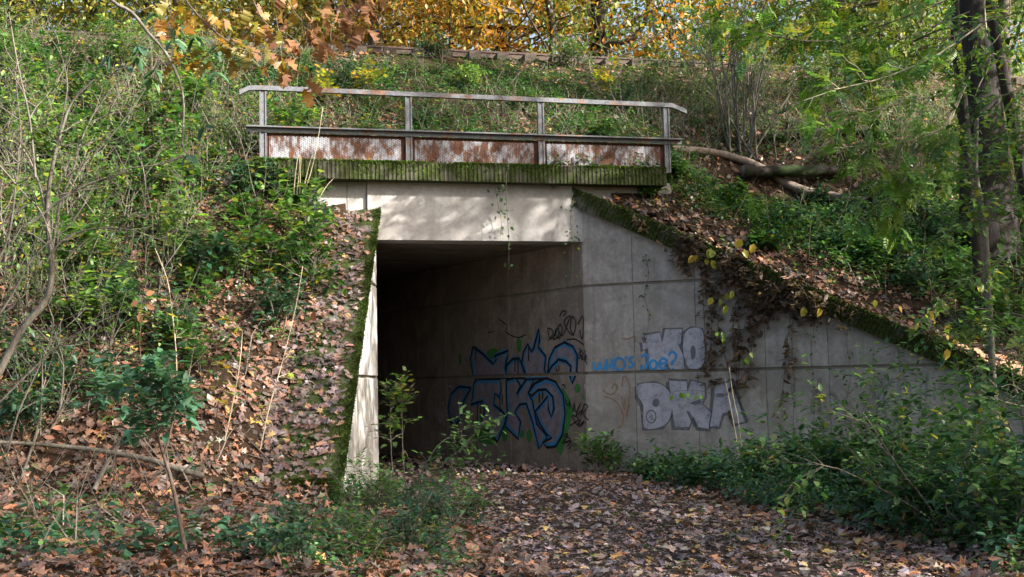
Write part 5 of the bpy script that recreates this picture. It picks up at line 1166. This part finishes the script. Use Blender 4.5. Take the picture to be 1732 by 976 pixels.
# --- logs
def log(label, A_, B_, r0, r1, mat, name='log', bumps=.2):
    n = 16; P_ = A([A_ + (B_ - A_) * t_ + A([0, 0, rnd.uniform(-.02, .02)]) for t_ in np.linspace(0, 1, n)]); t = thing(name, label, 'log', A_)
    link('trunk', tubes_mesh('trunk', [(P_, np.linspace(r0, r1, n) * rng.uniform(1 - bumps, 1 + bumps, n))], 12), MAT[mat], t)
    for e_, P0, dr in ((r0, P_[0], P_[0] - P_[1]), (r1, P_[-1], P_[-1] - P_[-2])):
        dr = dr / np.linalg.norm(dr); link('cut_end', tubes_mesh('cut_end', [(A([P0 - dr * .02, P0 + dr * .012, P0 + dr * .02]), A([e_, e_ * .97, e_ * .02]))], 12), MAT['twig'], t)
P_ = A(catmull([spot(x_, y_) + A([0, 0, dz_]) for x_, y_, dz_ in ((1135, 262, .12), (1200, 268, .12), (1250, 280, .12), (1295, 302, .12), (1350, 330, .12), (1410, 345, .12), (1470, 352, .10))], False, 4))
t = thing('fallen_tree', 'slender fallen trunk lying across the right slope', 'log', P_[0]); link('trunk', tubes_mesh('trunk', [(P_, np.linspace(.07, .10, len(P_)) * rng.uniform(.92, 1.08, len(P_)))], 12), MAT['log'], t)
for k_ in range(5): link('branch', tubes_mesh('branch', [(a_, b_) for a_, b_, c_ in twigs((P_, np.linspace(.03, .03, len(P_))), 1, .5, .014, PT, 1, 1, .6)], 5), MAT['twigb'], t)
for i, (x0_, y0_, x1_, y1_, r_, lb) in enumerate(((1255, 300, 1420, 300, .12, 'thick mossy log at the bottom of the dark hollow'), (1290, 240, 1440, 228, .09, 'dark log at the top of the pile in the hollow'), (1330, 215, 1500, 240, .10, 'thin dark log leaning on the pile in the hollow'))):
    a_, b_ = spot(x0_, y0_), spot(x1_, y1_); log(lb, a_ + A([0, -.1, r_ * .8]), b_ + A([0, -.1, r_ * .8]), r_, r_ * .85, 'mosslog')

# --- trees on the right
def trunk_path(base, top, r0, r1, lean=.0, n=9, sway=.06):
    P_ = A([base + (top - base) * t_ + A([rnd.gauss(0, sway), rnd.gauss(0, sway), 0]) * (0 < t_ < 1) for t_ in np.linspace(0, 1, n)]); t_ = np.linspace(0, 1, n); R_ = r0 + (r1 - r0) * t_; R_[0] *= 1.25; return P_, R_
def crown_leaves(t, limbs, n, tmpl, pal, size, spread, name='crown', lo=.25, mat='leaf', flat=.9, clump=.55):
    """leaves in clumps along the limbs"""
    cl = []
    for P_, R_ in limbs:
        for k_ in range(3):
            f_ = rnd.uniform(lo, 1.05) * (len(P_) - 1); i = int(min(f_, len(P_) - 2)); cl.append(P_[i] + (P_[i + 1] - P_[i]) * (f_ - i) + A([rnd.gauss(0, .5), rnd.gauss(0, .5), rnd.gauss(0, .3)]) * spread)
    cl = A(cl); i = rng.integers(0, len(cl), n); sc_ = rng.uniform(.6, 1.4, len(cl))[i][:, None]
    Q = cl[i] + rng.normal(0, 1, (n, 3)) * A([clump, clump, clump * .5]) * spread * sc_
    ax = unit(n) + A([0, 0, -.3]); base = pick(pal, len(cl))[i]; col = .55 * base + .45 * pick(pal, n)
    return scatter(name, tmpl, Q, frames(ax, A([0, 0, 1.0]) + unit(n) * flat), rng.uniform(*size, n), col, MAT[mat], t)
def tree(name, label, cat, base, H, r0, n_limb, limb_L, z0, leaves, pal, size=(.10, .18), mat='bark2', group=None, spread=1.0, tmpl=None, lean=(0, 0), zmax=1.0, clump=.55):
    base = np.asarray(base, float); t = thing(name, label, cat, base, group)
    tp = trunk_path(base - A([0, 0, .3]), base + A([lean[0], lean[1], H]), r0, r0 * .25, sway=.1); link('trunk', tubes_mesh('trunk', [tp], 12), MAT[mat], t)
    limbs, lm_ = [], []
    for k_ in range(n_limb):
        f_ = z0 + (zmax - z0) * (k_ + rnd.random()) / n_limb; i = int(f_ * 8); i = min(i, 7); p_ = tp[0][i] + (tp[0][i + 1] - tp[0][i]) * (f_ * 8 - i); a_ = k_ * 2.4 + rnd.uniform(-.5, .5)
        out = []; grow(p_, V3(math.cos(a_), math.sin(a_), rnd.uniform(.05, .6)), limb_L * rnd.uniform(.7, 1.15) * (1.1 - .5 * f_), r0 * .3, 0, 1, out, dict(wob=.12, trop=(0, 0, .03), kids=[4], ang=(30, 65), ratio=(.45, .7), step=.7)); limbs += out
    link('limbs', tubes_mesh('limbs', [(a_, b_) for a_, b_, c_ in limbs], 6), MAT[mat], t)
    crown_leaves(t, [(a_, b_) for a_, b_, c_ in limbs], leaves, tmpl or LITE, pal, size, spread, clump=clump)
    return t
PAL_T_YEL = [(5, (0.330, 0.260, 0.035)), (4, (0.251, 0.229, 0.042)), (4, (0.158, 0.192, 0.035)), (1, (0.363, 0.217, 0.028))]
PAL_T_GRN = [(5, (0.080, 0.162, 0.033)), (4, (0.120, 0.212, 0.043)), (2, (0.240, 0.272, 0.057)), (1, (0.056, 0.111, 0.028))]
PAL_T_MIX = [(4, (0.150, 0.202, 0.040)), (4, (0.258, 0.259, 0.048)), (3, (0.088, 0.158, 0.032)), (2, (0.340, 0.288, 0.048))]
PAL_T_ORG = [(5, (0.400, 0.167, 0.024)), (4, (0.416, 0.236, 0.030)), (2, (0.336, 0.112, 0.021)), (4, (0.264, 0.205, 0.036))]
xb = at_y(1668, 300, 21.8); b = A([xb[0], 21.8, float(surf(xb[0], 21.8))])
tree('oak_tree', 'thick old oak trunk with furrowed bark at the right', 'tree', b, 17, .45, 12, 5.0, .5, 9000, PAL_T_GRN, (.10, .17), 'bark', spread=1.2)
for L_, Yt, r0, r1, lb, mt in (([(1760, 420), (1735, 330), (1712, 200), (1688, 80), (1672, 0), (1655, -90)], 18.6, .10, .07, 'slender leaning trunk before the old oak', 'bark2'), ([(1655, 420), (1640, 330), (1632, 200), (1620, 80), (1612, -60)], 19.6, .085, .06, 'thin straight trunk left of the old oak', 'bark2'), ([(1668, 400), (1658, 340), (1650, 285), (1652, 200)], 17.5, .05, .03, 'short pale stem in front of the oak trunk', 'twig')):
    P_, R_ = px_path(L_, Yt, r0, r1); P_[0, 2] = min(P_[0, 2], float(surf(P_[0, 0], P_[0, 1])) - .1)
    t = thing('slender_tree', lb, 'tree', P_[0]); link('trunk', tubes_mesh('trunk', [(P_, R_)], 9), MAT[mt], t)
t = thing('hanging_vine', 'pale looping vine stem hanging before the oak trunk', 'vine', at_y(1706, 0, 16.5))
for L_ in ([(1706, -30), (1708, 30), (1690, 60), (1678, 75)], [(1665, 0), (1668, 50), (1675, 90), (1672, 115), (1658, 140), (1650, 162)], [(1678, 90), (1700, 98), (1720, 100)]): link('stem', tubes_mesh('stem', [px_path(L_, 16.5, .010, .006)], 6), MAT['straw'], t)

# --- shrubs along the crest and trees beyond the track
def ud(u_, d_):
    p_ = hp(u_, d_, 0); p_[2] = float(surf(p_[0], p_[1])); return p_
for i, (u_, d_, H, lb, lf) in enumerate(((2.6, 3.4, .7, 'small leaved green shrub on the bank left of the bare shrub', LF_G), (3.8, 3.8, .8, 'green shrub behind the bare shrub', LF_G), (5.2, 3.6, .9, 'green shrub on the bank above the log hollow', LF_G), (6.6, 3.2, .9, 'green shrub high on the right bank', LF_C), (1.4, 4.6, .6, 'small shrub below the railway rail at the right', LF_G), (7.8, 3.4, 1.0, 'dark green shrub on the right bank near the oak', LF_C), (4.6, 5.0, .9, 'leafy shrub at the crest right of the dark branch', LF_G), (-1.6, 4.9, .45, 'small bluish shrub at the rail in the middle', LF_C), (-8.0, 3.5, .8, 'green shrub high on the left slope', LF_G), (-9.5, 2.5, .9, 'green shrub at the top left edge', LF_G), (-10.5, 4.0, 1.0, 'leafy shrub at the top left corner', LF_G), (-2.4, 1.5, .32, 'small green shrub behind the second railing post', LF_C), (-.2, 2.4, .4, 'low green shrub above the third railing post', LF_G), (.9, 1.3, .35, 'low shrub behind the right railing panel', LF_G), (-3.6, 2.9, .4, 'low green shrub between railing and track', LF_C), (1.8, 2.4, .5, 'green shrub above the right railing end', LF_C), (-1.2, 3.3, .35, 'light green shrub high above the railing middle', LF_F))):
    shrub('shrub', lb, 'shrub', ud(u_, d_), 8, H, .8, dict(lf, sp=.05, size=(.045, .085)))
BT = [  # px, Y, name, pal, height, trunk radius, label, leaves
    (630, 34, 'bark2', PAL_T_MIX, 15, .24, 'grey trunked tree with yellow-green leaves behind the track, left of centre', 9000), (845, 40, 'bark2', PAL_T_ORG, 16, .25, 'tree with orange leaves behind the middle of the track', 9000), (930, 33, 'bark2', PAL_T_ORG, 11, .12, 'low beech with golden orange leaves at the track', 9000),
    (1020, 36, 'bark', PAL_T_GRN, 15, .30, 'dark oak with a long low curved branch behind the track', 2600), (1112, 46, 'birch', PAL_T_GRN, 17, .20, 'pale trunked tree behind the dark oak', 3000), (950, 52, 'birch', PAL_T_MIX, 18, .22, 'pale trunked tree far behind the orange beech', 4000), (740, 46, 'bark2', PAL_T_MIX, 16, .2, 'light green tree behind the track', 9000),
    (520, 38, 'bark2', PAL_T_ORG, 15, .2, 'golden orange tree above the oak branch', 9000), (410, 48, 'bark2', PAL_T_MIX, 16, .22, 'yellow-green tree far behind the left track', 11000), (300, 36, 'bark2', PAL_T_YEL, 12, .15, 'yellow maple behind the left part of the track', 10000), (150, 40, 'bark2', PAL_T_GRN, 15, .25, 'green tree behind the left track with dark trunk', 11000), (20, 37, 'bark2', PAL_T_MIX, 13, .2, 'green tree at the top left corner behind the track', 11000),
    (1215, 40, 'bark2', PAL_T_MIX, 15, .2, 'yellow-green tree behind the bare shrub', 5000), (1330, 48, 'bark2', PAL_T_YEL, 16, .22, 'golden tree behind the right bank', 6000), (1430, 38, 'bark2', PAL_T_GRN, 14, .2, 'green tree behind the right bank', 10000), (1560, 42, 'bark2', PAL_T_MIX, 15, .22, 'yellow-green tree behind the old oak', 10000), (1700, 36, 'bark2', PAL_T_GRN, 14, .2, 'green tree at the top right corner', 10000)]
for px_, Yt, mt, pal, H, r0, lb, nl in BT:
    p_ = at_y(px_, 100, Yt); b = A([p_[0], Yt, float(surf(p_[0], Yt))]); dz_ = max(0.0, 8.4 - b[2])
    tree('background_tree', lb, 'tree', b, H + dz_ * .9, r0, 15, 5.2, max(.08, dz_ / (H + dz_ * .9) * .7), int(nl * 1.5), pal, (.14, .24), 'bark3' if mt == 'bark2' else mt, 'trees beyond the railway track', 1.15, zmax=.8)
for i, px_ in enumerate(range(-60, 1800, 150)):
    Yt = 58 + (i * 37 % 17); p_ = at_y(px_ + rnd.uniform(-30, 30), 100, Yt); b = A([p_[0], Yt, float(surf(p_[0], Yt))])
    if i not in (7, 8): tree('distant_tree', 'distant pale tree of the far wood behind the track, ' + (ORD[i] if i < 13 else 'rightmost'), 'tree', b, 24 - b[2] * .5, .22, 14, 6.0, .2, 8000, (PAL_T_MIX, PAL_T_GRN, PAL_T_ORG)[i % 3], (.2, .34), 'bark3', 'distant trees of the far wood', 1.3)
# the dark oak's curved branch
t = [o for o in bpy.data.objects if o.get('label') == 'dark oak with a long low curved branch behind the track'][0]
for L_ in ([(1018, 88), (1030, 76), (1050, 72), (1068, 66), (1082, 52), (1092, 32), (1098, 0), (1102, -30)], [(1012, 60), (1002, 40), (990, 15), (985, -20)]): link('branch', tubes_mesh('branch', [px_path(L_, 35.7, .10, .05)], 8), MAT['bark'], t)

# --- trees of the wood beside the path, right of the picture, whose crowns shade it
SH_T = [(9.5, 13.0, 7.5, 2200), (12.5, 8.5, 9, 2600), (15.5, 12.0, 9.5, 3200), (11.0, 2.5, 10, 2600), (18.5, 5.0, 13, 6000), (17.0, -2.0, 12, 6000), (22.0, 9.0, 15, 5000), (12.8, 20.5, 12, 7500), (7.5, 5.0, 8, 1200), (20.0, 17.5, 10, 5000), (14.5, 5.5, 12, 2600), (10.5, 16.0, 14, 4200), (14.0, 11.0, 15.5, 3600), (18.0, 14.0, 17, 4600), (13.0, 7.0, 15, 3200), (20.0, 2.0, 18, 4000), (24.0, 13.0, 19, 4000), (16.5, 19.0, 16, 2600)]
for i, (x_, y_, H, nl) in enumerate(SH_T):
    tree('woodland_tree', 'leafy tree of the wood beside the path, out to the right', 'tree', (x_, y_, float(low(A(x_), A(y_)))), H, .2, 12, 3.4, .3, int(nl * .62), PAL_T_GRN, (.16, .26), 'bark2', 'woodland trees right of the path', 1.0, clump=.27)
